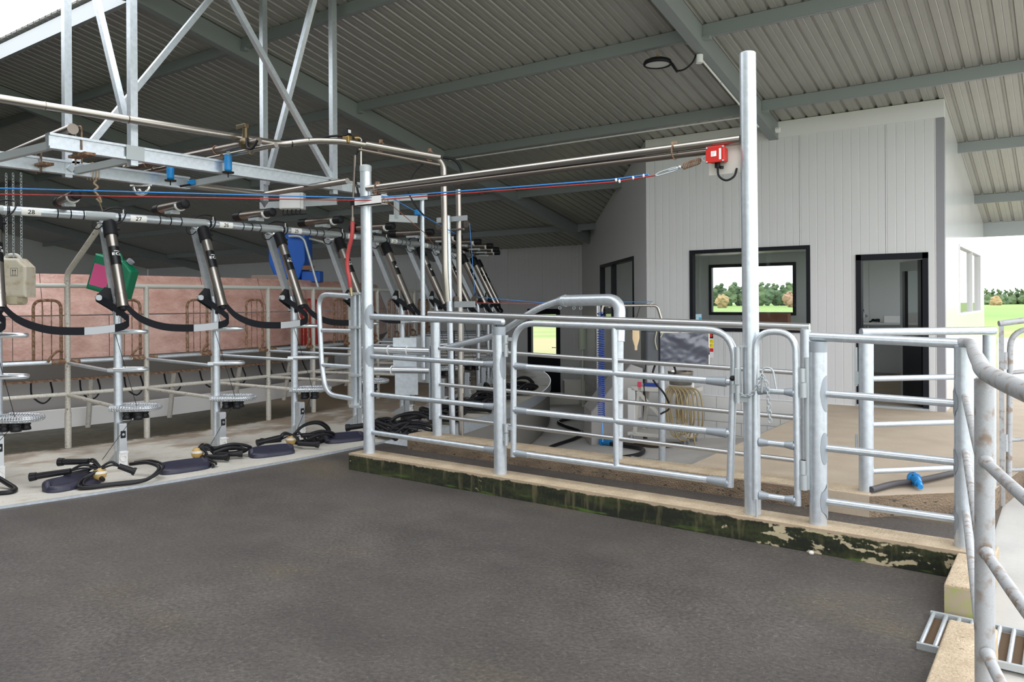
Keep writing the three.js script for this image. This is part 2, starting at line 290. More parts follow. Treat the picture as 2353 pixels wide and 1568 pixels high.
// field and far trees
{
  const grass = mat(0xffffff, 0.95, 0, { vertexColors: true });
  const g = gridFloor(-360, 240, -420, -17.7, 4, () => -0.35, (x, z) => { const a = fbm(x * 0.03, z * 0.02, 4), b = fbm(x * 0.3, z * 0.3, 3); let c = mixc([0.10, 0.19, 0.03], [0.19, 0.27, 0.055], clamp(0.5 + a)); if (z > -60) c = mixc(c, [0.27, 0.24, 0.11], smooth(-0.05, 0.35, b + 0.3 * smooth(-60, -30, z))); return c; });
  const o = new THREE.Mesh(g, grass); o.name = 'paddock'; o.receiveShadow = true; o.userData = { kind: 'structure', label: 'bright green paddock beyond the shed', category: 'field' }; scene.add(o);
  const g2 = gridFloor(14, 200, -18, 150, 6, () => -0.35, () => [0.14, 0.22, 0.04]);
  const g3 = gridFloor(-200, 14, 12, 150, 6, () => -0.35, () => [0.14, 0.22, 0.04]); const o3 = new THREE.Mesh(g3, grass); o3.name = 'paddock_002'; o3.userData = { kind: 'structure', label: 'grass behind the yard', category: 'field' }; scene.add(o3);
  const o2 = new THREE.Mesh(g2, grass); o2.name = 'paddock_001'; o2.userData = { kind: 'structure', label: 'grass beyond the apron', category: 'field' }; scene.add(o2);
  const barkM = mat([0.06, 0.05, 0.04], 0.9), leafM = [mat([0.07, 0.115, 0.055], 0.95), mat([0.095, 0.14, 0.065], 0.95)], goldM = mat([0.33, 0.235, 0.12], 0.95);
  function tree(x, z, h, w, m, name, label, group, conical) {
    const t = thing(name, label, 'tree', [x, -0.35, z], 0, group); const gs = [];
    const n = conical ? 10 : 12;
    for (let i = 0; i < n; i++) {
      const f = i / (n - 1), y = h * (0.12 + 0.84 * f), rad = conical ? w * (1.05 - 0.85 * f) * rr(0.7, 1.1) : w * (0.35 + 0.45 * Math.sin(Math.PI * clamp(f + 0.12))) * rr(0.7, 1.1);
      const b = new THREE.IcosahedronGeometry(rad, 1), p = b.attributes.position; for (let k = 0; k < p.count; k++) { const s = 1 + 0.45 * perlin.noise(p.getX(k) * 2 + x, p.getY(k) * 2 + i, p.getZ(k) * 2); p.setXYZ(k, p.getX(k) * s, p.getY(k) * s * 0.9, p.getZ(k) * s); }
      b.computeVertexNormals(); gs.push(b.translate(rr(-0.4, 0.4) * w, y, rr(-0.4, 0.4) * w));
    }
    obj('crown', gs, m, t); obj('trunk', [cy([0, 0, 0], [0, h * 0.6, 0], w * 0.13, w * 0.05, 6)], barkM, t);
  }
  const far = (t, w) => { const y = 35.9 * D2R; return [-Math.sin(y) * w + Math.cos(y) * t * w, -Math.cos(y) * w - Math.sin(y) * t * w]; };   // t: sideways over forwards
  for (let i = 0; i < 17; i++) { const [x, z] = far(0.2336 + i * 0.0098, 255 + rr(-5, 5)); tree(x, z, rr(6.0, 7.6), 2.3, leafM[i % 2], 'shelter_tree', `dark green shelter belt tree through the office window, ${ord(i)}`, 'shelter belt trees seen through the office window'); }
  for (let i = 0; i < 12; i++) { const [x, z] = far(0.592 + i * 0.0079, 250 + rr(-6, 6)); tree(x, z, rr(4.6, 6.2), 1.6, leafM[i % 2], 'pine_tree', `dark conifer in the distant row right of the office, ${ord(i)}`, 'distant conifers right of the office', true); }
  { const [x, z] = far(0.274, 190); tree(x, z, 3.1, 2.0, goldM, 'autumn_tree', 'golden autumn tree at the left side of the window view', 'autumn trees'); }
  { const [x, z] = far(0.361, 200); tree(x, z, 4.0, 1.7, mat([0.32, 0.2, 0.13], 0.95), 'autumn_tree', 'pale brown autumn tree at the right side of the window view', 'autumn trees'); }
  { const [x, z] = far(0.629, 220); tree(x, z, 2.4, 1.6, goldM, 'autumn_tree', 'small golden tree in front of the distant conifers', 'autumn trees'); }
}

// ---------------------------------------------------------------- shed roof
const SLOPE = 0.21, roofY = (z) => 4.39 + SLOPE * (z + 11.8), Z_RIDGE = -5.1, Z_REAR = -17.6, Z_NEAR = -1.4, Z_EAVE = 8.3, nearY = (z) => roofY(Z_RIDGE) - SLOPE * (z - Z_NEAR);
const X_LEFT = -32, X_RIGHT = 0.6;
{
  const ceiling = struct('ceiling', 'corrugated steel roof on grey rafters and purlins', 'roof');
  const sheetM = mat(0xffffff, 0.42, 0.35, { map: colourTex(256, 256, (u, v) => { const a = tile(u, v, 5, 3, 2), b = fbm(u * 60, v * 2, 2, 4); const k = 1 + 0.10 * a + 0.10 * b; return [0.37 * k, 0.365 * k, 0.335 * k]; }, [1, 1]) });
  const prof = []; for (let k = 0; k < 4; k++) { const x = k * 0.19; prof.push([x, 0], [x + 0.07, 0], [x + 0.076, 0.004], [x + 0.082, 0], [x + 0.138, 0], [x + 0.152, 0.03], [x + 0.176, 0.03]); } prof.push([0.76, 0]);
  function sheet(za, ya, zb, yb) {
    const pos = [], idx = [], uv = [];
    prof.forEach(([x, y], i) => { pos.push(x, ya + y, za, x, yb + y, zb); uv.push(x, za, x, zb); if (i) { const q = (i - 1) * 2; idx.push(q, q + 1, q + 2, q + 2, q + 1, q + 3); } });
    let g = new THREE.BufferGeometry(); g.setIndex(idx); g.setAttribute('position', new THREE.Float32BufferAttribute(pos, 3)); g.setAttribute('uv', new THREE.Float32BufferAttribute(uv, 2)); g = g.toNonIndexed(); g.computeVertexNormals(); return g;
  }
  const gFar = sheet(Z_RIDGE + 0.06, roofY(Z_RIDGE + 0.06), Z_REAR - 0.35, roofY(Z_REAR - 0.35)), gNear = sheet(Z_NEAR, nearY(Z_NEAR), Z_EAVE, nearY(Z_EAVE));
  const gMid = sheet(Z_RIDGE + 0.06, roofY(Z_RIDGE) + 0.02, Z_NEAR, nearY(Z_NEAR) + 0.02);  // unseen sheets added to close the ridge slot and keep the left dark
  const nSheets = Math.ceil((X_RIGHT - X_LEFT) / 0.76);
  for (let i = 0; i < nSheets; i++) { share('roof_sheet', gFar, sheetM, ceiling, [X_LEFT + i * 0.76, 0, 0]); share('roof_sheet', gNear, sheetM, ceiling, [X_LEFT + i * 0.76, 0, 0]); if (X_LEFT + i * 0.76 < -16) share('roof_sheet', gMid, sheetM, ceiling, [X_LEFT + i * 0.76, 0, 0]); }
  const raft = (x) => [
    bar([x, roofY(Z_RIDGE) - 0.125 - 0.02, Z_RIDGE], [x, roofY(Z_REAR) - 0.125 - 0.02, Z_REAR], 0.135, 0.25),
    bar([x, roofY(Z_RIDGE) - 0.145, Z_RIDGE], [x, nearY(Z_NEAR) - 0.145, Z_NEAR], 0.135, 0.25),
    bar([x, nearY(Z_NEAR) - 0.145, Z_NEAR], [x, nearY(Z_EAVE) - 0.145, Z_EAVE], 0.135, 0.25)];
  const RX = [-27.6, -21.6, -15.6, -9.6, -3.62, 0.5];
  for (const x of RX) obj('rafter', raft(x), M.primer, ceiling);
  const PZ = [-6.65, -8.85, -11.03, -13.4, -15.88], edges = [X_LEFT, ...RX];
  const cSec = (x0, x1, z, y, s) => [bx(x0, x1, y - 0.145, y, z - 0.006, z + 0.006), bx(x0, x1, y - 0.15, y - 0.142, z - 0.006, z + s * 0.06), bx(x0, x1, y - 0.15, y - 0.125, z + s * 0.056, z + s * 0.062), bx(x0, x1, y - 0.006, y, z - 0.006, z + s * 0.06)];
  for (let b = 0; b < RX.length; b++) {
    const x0 = edges[b] + 0.07, x1 = edges[b + 1] - 0.07;
    for (const z of PZ) obj('purlin', cSec(x0, x1, z, roofY(z) - 0.004, -1), M.primer, ceiling);
    for (let z = -1; z < Z_EAVE; z += 2.2) obj('purlin', cSec(x0, x1, z, nearY(z) - 0.004, 1), M.primer, ceiling);
    obj('ridge_purlin', [bx(x0, x1, roofY(Z_RIDGE) - 0.26, roofY(Z_RIDGE) - 0.03, Z_RIDGE - 0.05, Z_RIDGE + 0.02)], M.galvDull, ceiling);
    obj('eave_beam', [bx(x0, x1, 2.9, 3.19, Z_REAR - 0.12, Z_REAR - 0.02)], M.galvDull, ceiling);
  }
  for (const z of PZ) for (const x of [-9.6, -3.62]) obj('purlin_cleat', [bx(x - 0.16, x + 0.16, roofY(z) - 0.19, roofY(z) - 0.15, z - 0.05, z + 0.03)], M.primer, ceiling);
  // upstand flashing of the open ridge
  obj('ridge_flashing', [bx(X_LEFT, X_RIGHT, roofY(Z_RIDGE) + 0.045, roofY(Z_RIDGE) + 0.16, Z_RIDGE + 0.03, Z_RIDGE + 0.05), bx(X_LEFT, X_RIGHT, roofY(Z_RIDGE) + 0.16, roofY(Z_RIDGE) + 0.18, Z_RIDGE - 0.1, Z_RIDGE + 0.05)], M.white, ceiling);
  obj('ridge_gutter', [bx(X_LEFT, X_RIGHT, roofY(Z_RIDGE) + 0.18, roofY(Z_RIDGE) + 0.27, Z_RIDGE - 0.2, Z_RIDGE - 0.18)], M.wallTrim, ceiling);
  obj('ridge_cap_edge', [bx(X_LEFT, X_RIGHT, roofY(Z_RIDGE) + 0.27, roofY(Z_RIDGE) + 0.46, Z_RIDGE - 0.24, Z_RIDGE - 0.22)], M.white, ceiling);
}

// ---------------------------------------------------------------- walls
const Z_OFF = -11.8, X_OFF = -1.36, CH_A = [-5.75, -11.8], CH_B = [-10.45, -17.6];
const gBlock = new THREE.BoxGeometry(0.385, 0.185, 0.03);
const blockM = mat(0xffffff, 0.6, 0, { map: colourTex(256, 256, (u, v) => { const k = 1 + 0.12 * tile(u, v, 30, 3, 3) + 0.06 * tile(u, v, 5, 3, 7); return [0.66 * k, 0.655 * k, 0.635 * k]; }, [1, 1]) });
const panelBump = greyTex(512, 8, (u) => { const f = (u * 10) % 1; return Math.abs(f - 0.5) < 0.035 ? 0.2 : 0.8; }, [1 / 1.17, 1]);
const panelM = mat([0.63, 0.63, 0.63], 0.42, 0, { bumpMap: panelBump, bumpScale: 0.004 });
function wallLocal(name, label, a, b) {                              // group with local x along the wall from a to b, local z out of it
  const g = struct(name, label, 'wall'); const dx = b[0] - a[0], dz = b[1] - a[1];
  g.position.set(a[0], 0, a[1]); g.rotation.y = Math.atan2(-dz, dx); g.userData.len = Math.hypot(dx, dz); return g;
}
function panels(g, x0, x1, y0, topf, holes, first, step, m = panelM, name = 'wall_panel') {   // sandwich panels with real joints, cut round openings
  let cuts = [x0]; for (let x = first; x < x1 - 0.01; x += step) if (x > x0 + 0.01) cuts.push(x); cuts.push(x1);
  for (let i = 0; i < cuts.length - 1; i++) {
    const A = cuts[i] + 0.0025, B = cuts[i + 1] - 0.0025; const hs = holes.filter((h) => h[0] < B && h[1] > A);
    const xs = [...new Set([A, B, ...hs.flatMap((h) => [clamp(h[0], A, B), clamp(h[1], A, B)])])].sort((p, q) => p - q), gs = [];
    for (let k = 0; k < xs.length - 1; k++) {
      const mid = (xs[k] + xs[k + 1]) / 2, h = hs.find((q) => q[0] < mid && q[1] > mid);
      const quad = (ya, yb0, yb1) => { const s = new THREE.Shape([new THREE.Vector2(xs[k], ya), new THREE.Vector2(xs[k + 1], ya), new THREE.Vector2(xs[k + 1], yb1), new THREE.Vector2(xs[k], yb0)]); return new THREE.ExtrudeGeometry(s, { depth: 0.1, bevelEnabled: false }).translate(0, 0, -0.1); };
      if (h) { if (h[2] > y0 + 0.01) gs.push(quad(y0, h[2], h[2])); gs.push(quad(h[3], topf(xs[k]), topf(xs[k + 1]))); } else gs.push(quad(y0, topf(xs[k]), topf(xs[k + 1])));
    }
    if (gs.length) obj(name, gs, m, g);
  }
}
function blocks(g, x0, x1, y0, y1) {
  obj('mortar_core', [bx(x0, x1, y0, y1, -0.12, -0.024)], mat([0.42, 0.42, 0.41], 0.9), g);
  let row = 0; for (let y = y1 - 0.2; y > y0 - 0.2; y -= 0.2, row++) for (let x = x0 + (row % 2 ? -0.2 : 0); x < x1 - 0.05; x += 0.4) {
    const a = Math.max(x, x0), b = Math.min(x + 0.4, x1), o = share('block', gBlock, blockM, g, [(a + b) / 2, y + 0.1, -0.0165 - 0.0008 * ((row * 7 + Math.round(x * 10)) % 3)]); o.scale.x = (b - a - 0.006) / 0.385; o.scale.y = 0.194 / 0.185;
  }
}
function windowUnit(name, label, parentWall, x0, x1, y0, y1, fr, opts = {}) {
  const w = struct(name, label, 'window'); w.position.copy(parentWall.position); w.rotation.copy(parentWall.rotation);
  const d = opts.proud ?? 0.02, fm = opts.mat ?? M.frame;
  for (const q of [[x0, x1, y1 - fr, y1], [x0, x1, y0, y0 + fr], [x0, x0 + fr, y0 + fr, y1 - fr], [x1 - fr, x1, y0 + fr, y1 - fr]]) obj('window_frame', [bx(q[0], q[1], q[2], q[3], -0.09, d)], fm, w);
  for (const mx of opts.mull ?? []) obj('mullion', [bx(mx - (opts.mw ?? 0.03), mx + (opts.mw ?? 0.03), y0 + fr, y1 - fr, -0.08, d - 0.01)], fm, w);
  const xs = [x0 + fr, ...(opts.mull ?? []), x1 - fr]; for (let i = 0; i < xs.length - 1; i++) obj('pane', [new THREE.PlaneGeometry(xs[i + 1] - xs[i], y1 - y0 - 2 * fr).translate((xs[i] + xs[i + 1]) / 2, (y0 + y1) / 2, -0.04)], M.glass, w);
  return w;
}
{
  const roofCut = (z) => roofY(z) - 0.005;
  // office front wall; local x runs from the chamfer corner to the right corner
  const L = X_OFF - CH_A[0], wf = wallLocal('wall_front', 'white panelled office wall facing the yard', CH_A, [X_OFF, Z_OFF]);
  const win = [-4.98 + 5.75, -3.10 + 5.75, 1.20, 2.50], door = [-2.47 + 5.75, -1.553 + 5.75, SLAB, 2.33];
  panels(wf, 0, L - 0.09, SLAB + 0.0, () => 4.14, [win, door], 0.16, 1.17);
  obj('head_flashing', [bx(0, L + 0.005, 4.14, 4.385, -0.1, 0.012)], M.wall, wf);
  obj('corner_post', [bx(L - 0.09, L + 0.005, SLAB - 0.3, 4.14, -0.1, 0.008)], M.wallTrim, wf);
  blocks(wf, 0, door[0], -0.83, SLAB); blocks(wf, door[1], L - 0.09, -0.23, SLAB);
  obj('base_flashing', [bx(0, door[0], SLAB - 0.004, SLAB + 0.012, -0.1, 0.008)], M.wall, wf);
  windowUnit('window_1', 'dark framed office window facing the yard', wf, ...win, 0.055);
  const dr = struct('door_1', 'open dark framed office doorway', 'door'); dr.position.copy(wf.position);
  obj('door_frame', [bx(door[0], door[0] + 0.07, SLAB, door[3], -0.12, 0.02)], M.frame, dr); obj('door_frame', [bx(door[1] - 0.07, door[1], SLAB, door[3], -0.12, 0.02)], M.frame, dr); obj('door_frame', [bx(door[0], door[1], door[3] - 0.08, door[3], -0.12, 0.02)], M.frame, dr);
  obj('sill', [bx(door[0], door[1], SLAB, SLAB + 0.03, -0.12, 0.03)], M.galvDull, dr);
  { // leaf swung inwards on the right jamb
    const leaf = (x0, x1, y0, y1, m, n, t = 0.022) => obj(n, [place(bx(x0, x1, y0, y1, -t, t), [door[1] - 0.09, 0, -0.14], [0, 117.6 * D2R, 0])], m, dr);
    leaf(0, 0.12, SLAB + 0.03, 2.24, M.frame, 'leaf_stile'); leaf(0.72, 0.82, SLAB + 0.03, 2.24, M.galvDull, 'leaf_stile'); leaf(0.12, 0.72, 2.10, 2.24, M.galvDull, 'leaf_rail'); leaf(0.12, 0.72, SLAB + 0.03, 1.05, M.frame, 'leaf_panel');
    leaf(0.62, 0.72, 1.05, 2.10, M.frame, 'glazing_bead'); leaf(0.12, 0.62, 1.05, 2.10, M.glass, 'leaf_pane', 0.003);
  }
  // chamfered wall with tall window
  const wc = wallLocal('wall_chamfer', 'shaded white office wall at an angle to the yard', CH_B, CH_A), Lc = wc.userData.len;
  const zAt = (x) => CH_B[1] + (CH_A[1] - CH_B[1]) * x / Lc, xOn = (z) => (z - CH_B[1]) / (CH_A[1] - CH_B[1]) * Lc;
  const cw = [xOn(-15.34), xOn(-12.57), 1.15, 2.50];
  panels(wc, 0, Lc, SLAB, (x) => roofCut(zAt(x)), [cw], 0.9, 1.17); blocks(wc, 0, Lc, -0.83, SLAB);
  windowUnit('window_2', 'tall dark framed window in the angled office wall', wc, ...cw, 0.06, { mull: [xOn(-14.25)], mw: 0.07 });
  // right office wall
  const wr = wallLocal('wall_right', 'glossy white office side wall by the field', [X_OFF, Z_OFF], [X_OFF, Z_REAR]), Lr = 5.8;
  const sw = [13.48 - 11.8, 16.87 - 11.8, 1.44, 2.53];
  panels(wr, 0.0, Lr, SLAB, (x) => roofCut(-11.8 - x), [sw], 1.17, 1.17, mat([0.66, 0.67, 0.67], 0.14));
  obj('base_flashing', [bx(0, Lr, 0, SLAB, -0.1, 0.0)], M.wall, wr);
  windowUnit('window_3', 'white framed sliding window in the office side wall', wr, ...sw, 0.035, { mull: [(sw[0] + sw[1]) / 2 + 0.25], mw: 0.02, mat: M.white, proud: 0.012 });
  // office rear wall with the window one looks through, ceiling and inner floor
  const wb = wallLocal('wall_office_rear', 'grey inner back wall of the office', CH_B, [X_OFF, Z_REAR]);
  const ow = [-6.95 + 10.45, -4.93 + 10.45, 1.34, 2.53];
  panels(wb, 0, X_OFF - CH_B[0], -0.8, () => roofCut(Z_REAR), [ow], 1.17, 1.17, M.inside);
  windowUnit('window_4', 'dark framed back window of the office with the field behind', wb, ...ow, 0.07);
  const inner = new THREE.Shape([[-5.7, 11.92], [X_OFF - 0.11, 11.92], [X_OFF - 0.11, 17.5], [-10.2, 17.5]].map(([x, y]) => new THREE.Vector2(x, y)));
  const slab = (y, t) => new THREE.ExtrudeGeometry(inner, { depth: t, bevelEnabled: false }).rotateX(-Math.PI / 2).translate(0, y, 0);
  smesh('office_floor', [slab(SLAB - 0.15, 0.14)], mat([0.28, 0.25, 0.21], 0.5), 'brown floor inside the office', 'floor');
  smesh('office_ceiling', [slab(2.75, 0.08)], M.inside, 'flat ceiling inside the office', 'ceiling');
  smesh('office_lining', [bx(-5.7, X_OFF - 0.1, 2.5, 2.8, -11.93, -11.91), bx(X_OFF - 0.13, X_OFF - 0.105, SLAB, 1.40, -17.5, -11.92), bx(X_OFF - 0.13, X_OFF - 0.105, 2.56, 2.75, -17.5, -11.92)], M.inside, 'grey lining inside the office', 'wall');
  // rear shed wall with its door
  const wz = wallLocal('wall_rear', 'dim white rear wall of the shed', [X_LEFT, Z_REAR], CH_B), rd = [-12.2 + 32, -11.14 + 32, PIT, 1.48];
  panels(wz, 0, CH_B[0] - X_LEFT, PIT, () => roofY(Z_REAR) + 0.03, [rd], 0.4, 1.17, panelM);
  const d2 = struct('door_2', 'black rear door with a bright glass pane', 'door'); d2.position.copy(wz.position);
  for (const q of [[rd[0], rd[0] + 0.12, PIT, 1.48], [rd[1] - 0.12, rd[1], PIT, 1.48], [rd[0] + 0.12, rd[1] - 0.12, 1.33, 1.48], [rd[0] + 0.12, rd[1] - 0.12, PIT, 0.24]]) obj('door_panel', [bx(...q, -0.08, 0.02)], M.frame, d2);
  obj('pane', [new THREE.PlaneGeometry(rd[1] - rd[0] - 0.24, 1.09).translate((rd[0] + rd[1]) / 2, 0.785, -0.03)], M.glass, d2);
  obj('door_handle', [bx(rd[1] - 0.24, rd[1] - 0.1, 0.42, 0.44, 0.02, 0.05)], M.galvDull, d2);
  smesh('wall_near', [bx(X_LEFT, -7.5, -0.8, nearY(8.3) - 0.15, 8.2, 8.3)], M.wall, 'added closed shed wall behind the platform, out of view', 'wall');  // unseen wall, added to block light from the left of the shed
  smesh('wall_left', [new THREE.ExtrudeGeometry(new THREE.Shape([[17.6, -0.8], [17.6, roofCut(-17.6) + 0.04], [5.1, roofCut(-5.1) + 0.04], [1.2, roofCut(-5.1) + 0.04], [-Z_EAVE, nearY(Z_EAVE)], [-Z_EAVE, -0.8]].map(([x, y]) => new THREE.Vector2(x, y))), { depth: 0.1, bevelEnabled: false }).rotateY(Math.PI / 2).translate(X_LEFT - 0.1, 0, 0)], M.wall, 'dim far gable wall of the shed', 'wall');
}

// ---------------------------------------------------------------- pipe fences and gates
const ZF = -5.47, ZB = -6.6;
const gravelCap = (x, y, z, r) => ball([x, y, z], r, [1, 0.35, 1], 12);
function weld(a, b, r, flare = 1.35) { return cy(a, b, r * flare, r, 12); }
function zincPatch(parent, x, y, z, r, h, th, dth) {                  // brushed zinc paint where rails were welded on
  const g = new THREE.CylinderGeometry(r + 0.0008, r + 0.0008, h, 18, 6, true, th - dth / 2, dth), q = g.attributes.position;
  for (let i = 0; i < q.count; i++) { const a = Math.atan2(q.getX(i), q.getZ(i)); let d = a - th; d = Math.atan2(Math.sin(d), Math.cos(d)) / (dth / 2); q.setY(i, q.getY(i) * Math.sqrt(Math.max(0.02, 1 - d * d)) * (1 + 0.35 * perlin.noise(d * 2.3 + x * 9, y * 5, 2))); }
  return obj('zinc_patch', [g.translate(x, y, z)], M.zinc, parent);
}
{
  // left section of the front fence
  const f = thing('pipe_fence', 'galvanised four rail pipe fence between the capped tall post and the gate hinge post', 'fence');
  obj('capped_post', [cy([-5.755, 0.165, ZF], [-5.785, 3.06, ZF], 0.0575, 0.0575, 22)], M.galv, f);
  for (const y of [1.55, 1.15, 0.765, 0.38]) zincPatch(f, -5.765, y, ZF, 0.0575, 0.24, 1.35, 2.3);
  zincPatch(f, -4.1, 1.13, ZF, 0.0575, 0.26, 1.5, 1.7); obj('zinc_band', [cy([-4.102, 1.40, ZF], [-4.102, 1.472, ZF], 0.0585, 0.0585, 22)], M.zinc, f);
  obj('post_cap', [cy([-5.785, 3.02, ZF], [-5.785, 3.075, ZF], 0.06, 0.06, 22), gravelCap(-5.785, 3.075, ZF, 0.06)], M.galvDull, f);
  obj('hinge_post', [cy([-4.097, 0.165, ZF], [-4.102, 1.47, ZF], 0.0575, 0.0575, 22)], M.galv, f);
  obj('rail', [cy([-5.72, 1.552, ZF], [-4.06, 1.516, ZF], 0.031), ball([-4.06, 1.516, ZF], 0.031, [0.5, 1, 1])], M.galv, f);
  for (const [a, b] of [[1.152, 1.135], [0.767, 0.757], [0.381, 0.369]]) obj('rail', [cy([-5.72, a, ZF], [-4.13, b, ZF], 0.0245), ], M.galv, f), obj('weld_collar', [weld([-4.150, b, ZF], [-4.27, b + 0.001, ZF], 0.026)], M.zinc, f);
  // swing gate
  const g = thing('swing_gate', 'long galvanised swing gate with rounded top corners', 'gate');
  obj('gate_frame', [pipe([[-3.955, 0.335, ZF], [-3.94, 1.51, ZF], [-1.965, 1.475, ZF], [-2.01, 0.335, ZF]], 0.0265, 0.22, 14)], M.galv, g);
  obj('gate_stile', [cy([-2.94, 0.37, ZF], [-2.95, 1.49, ZF], 0.024)], M.galv, g);
  for (const [a, b] of [[1.13, 1.10], [0.744, 0.727], [0.37, 0.366]]) obj('gate_rail', [cy([-3.945, a, ZF], [-2.0, b, ZF], 0.0265), ], M.galv, g), obj('weld_collar', [weld([-2.03, b, ZF], [-2.18, b + 0.002, ZF], 0.028)], M.zinc, g), obj('weld_collar', [weld([-3.92, a, ZF], [-3.80, a - 0.001, ZF], 0.028, 1.15)], M.zinc, g);
  for (const y of [1.30, 0.52]) obj('hinge', [cy([-4.015, y - 0.09, ZF + 0.02], [-4.015, y + 0.02, ZF + 0.02], 0.019), cy([-4.015, y + 0.025, ZF + 0.02], [-4.015, y + 0.1, ZF + 0.02], 0.022), bx(-4.06, -4.0, y - 0.05, y - 0.02, ZF, ZF + 0.03), bx(-4.015, -3.95, y + 0.05, y + 0.08, ZF, ZF + 0.03)], M.galvDull, g);
  obj('latch', [cy([-1.925, 0.96, ZF + 0.06], [-1.925, 1.36, ZF + 0.06], 0.02), rb([-1.925, 1.15, ZF + 0.06], [0.035, 0.12, 0.05]), bx(-1.97, -1.92, 1.03, 1.09, ZF, ZF + 0.06), bx(-1.94, -1.86, 0.97, 1.0, ZF + 0.02, ZF + 0.06), bx(-1.93, -1.88, 1.36, 1.37, ZF + 0.03, ZF + 0.075)], M.galvDull, g);
  obj('latch_knob', [ball([-1.965, 1.135, ZF + 0.06], 0.02)], M.black, g);
  // tall post
  const t = thing('steel_post', 'tallest galvanised round post carrying the red switch', 'post');
  obj('post_tube', [cy([-1.843, 0.1, ZF], [-1.861, 3.465, ZF], 0.0575, 0.0575, 26)], M.galv, t);
  obj('post_end', [cy([-1.861, 3.455, ZF], [-1.861, 3.472, ZF], 0.0565, 0.05, 26)], M.galvDull, t);
  obj('mounting_plate', [bx(-2.16, -1.91, 2.62, 2.86, ZF - 0.02, ZF - 0.012)], M.offWhite, t);
  // narrow gate
  const n = thing('narrow_gate', 'narrow galvanised hoop topped gate beside the tall post', 'gate');
  obj('gate_frame', [pipe([[-1.80, 0.285, ZF + 0.07], [-1.80, 1.475, ZF + 0.05], [-1.525, 1.475, ZF + 0.05], [-1.515, 0.285, ZF + 0.05]], 0.023, 0.16, 14)], M.galv, n);
  for (const y of [1.06, 0.695, 0.32]) obj('gate_rail', [cy([-1.79, y, ZF + 0.05], [-1.52, y, ZF + 0.05], 0.021), ], M.galv, n), obj('weld_collar', [weld([-1.54, y, ZF + 0.05], [-1.60, y, ZF + 0.05], 0.022, 1.5)], M.zinc, n), obj('weld_collar', [weld([-1.775, y, ZF + 0.05], [-1.71, y, ZF + 0.05], 0.022, 1.5)], M.zinc, n);
  obj('lift_handle', [pipe([[-1.745, 1.05, ZF + 0.09], [-1.74, 1.225, ZF + 0.09], [-1.67, 1.225, ZF + 0.09], [-1.645, 1.08, ZF + 0.09]], 0.007, 0.035, 8)], M.galvDull, n);
  obj('hinge_tube', [cy([-1.455, 0.4, ZF + 0.02], [-1.455, 1.30, ZF + 0.02], 0.022)], M.galvDull, n);
  for (const y of [1.13, 0.5]) obj('hinge', [cy([-1.475, y - 0.1, ZF + 0.05], [-1.475, y, ZF + 0.05], 0.027), bx(-1.52, -1.46, y - 0.02, y + 0.1, ZF + 0.03, ZF + 0.06), cy([-1.48, y + 0.005, ZF + 0.05], [-1.48, y + 0.1, ZF + 0.05], 0.021)], M.galvDull, n);
  obj('drop_bolt', [cy([-1.785, 0.165, ZF + 0.09], [-1.785, 0.3, ZF + 0.09], 0.009)], M.galvDull, n);
  // chain
  const ch = thing('gate_chain', 'short steel chain holding the narrow gate shut', 'chain');
  const linkG = new THREE.TorusGeometry(0.012, 0.0036, 6, 12).scale(1, 1.55, 1);
  const run = [[-1.90, 1.02, ZF + 0.07], [-1.83, 1.02, ZF + 0.085], [-1.775, 1.09, ZF + 0.1], [-1.745, 1.17, ZF + 0.1], [-1.71, 1.12, ZF + 0.1], [-1.695, 1.0, ZF + 0.1], [-1.685, 0.86, ZF + 0.1]];
  const cv = new THREE.CatmullRomCurve3(run.map((p) => V(...p))), nl = Math.round(cv.getLength() / 0.026);
  for (let i = 0; i <= nl; i++) { const o = share('chain_link', linkG, M.galvDull, ch, cv.getPointAt(i / nl).toArray()); o.quaternion.setFromUnitVectors(UPV, cv.getTangentAt(i / nl)); o.rotateY(i % 2 ? Math.PI / 2 : 0); }
  // right section
  const r = thing('pipe_fence', 'galvanised pipe fence of four rails at the right end of the mossy kerb', 'fence');
  obj('post', [cy([-1.396, 0.14, ZF], [-1.388, 1.41, ZF], 0.0575, 0.0575, 24)], M.galv, r);
  obj('post', [cy([-0.53, 0.14, ZF], [-0.525, 1.40, ZF], 0.0575, 0.0575, 24)], M.galv, r);
  for (const [a, b] of [[1.06, 1.049], [0.692, 0.687], [0.33, 0.331]]) obj('rail', [cy([-1.36, a, ZF], [-0.56, b, ZF], 0.0245)], M.galv, r);
  for (const y of [1.06, 0.69, 0.33]) { zincPatch(r, -1.39, y, ZF, 0.0575, 0.22, 1.4, 1.9); zincPatch(r, -0.53, y, ZF, 0.0575, 0.16, -1.2, 1.4); }
  obj('zinc_band', [cy([-1.388, 1.34, ZF], [-1.388, 1.412, ZF], 0.0585, 0.0585, 22)], M.zinc, r);
  obj('rail', [cy([-1.44, 1.446, ZF], [-0.53, 1.42, ZF], 0.031)], M.galv, r);
  // near fence bending towards the camera
  const oldM = mat(0xffffff, 0.7, 0.45, { map: colourTex(512, 512, (u, v) => { const a = tile(u, v, 7, 4, 41), b = tile(u, v, 50, 2, 3); const k = 1 + 0.25 * b; return mixc([0.40 * k, 0.41 * k, 0.42 * k], [0.24, 0.16, 0.10], smooth(-0.02, 0.28, a) * 0.8); }, [2.5, 2.5]) });
  const nr = thing('pipe_fence', 'stained grey pipe fence curving out of the picture at the right', 'fence');
  obj('top_rail', [rope([[-0.545, 1.425, ZF], [-0.50, 1.425, ZF + 0.05], [-0.462, 1.425, -5.2], [-0.40, 1.425, -4.6], [-0.32, 1.425, -3.9], [-0.25, 1.425, -3.33], [-0.115, 1.42, -2.795], [0.03, 1.42, -2.3], [0.16, 1.42, -1.9]], 0.032, 70, 16)], oldM, nr);
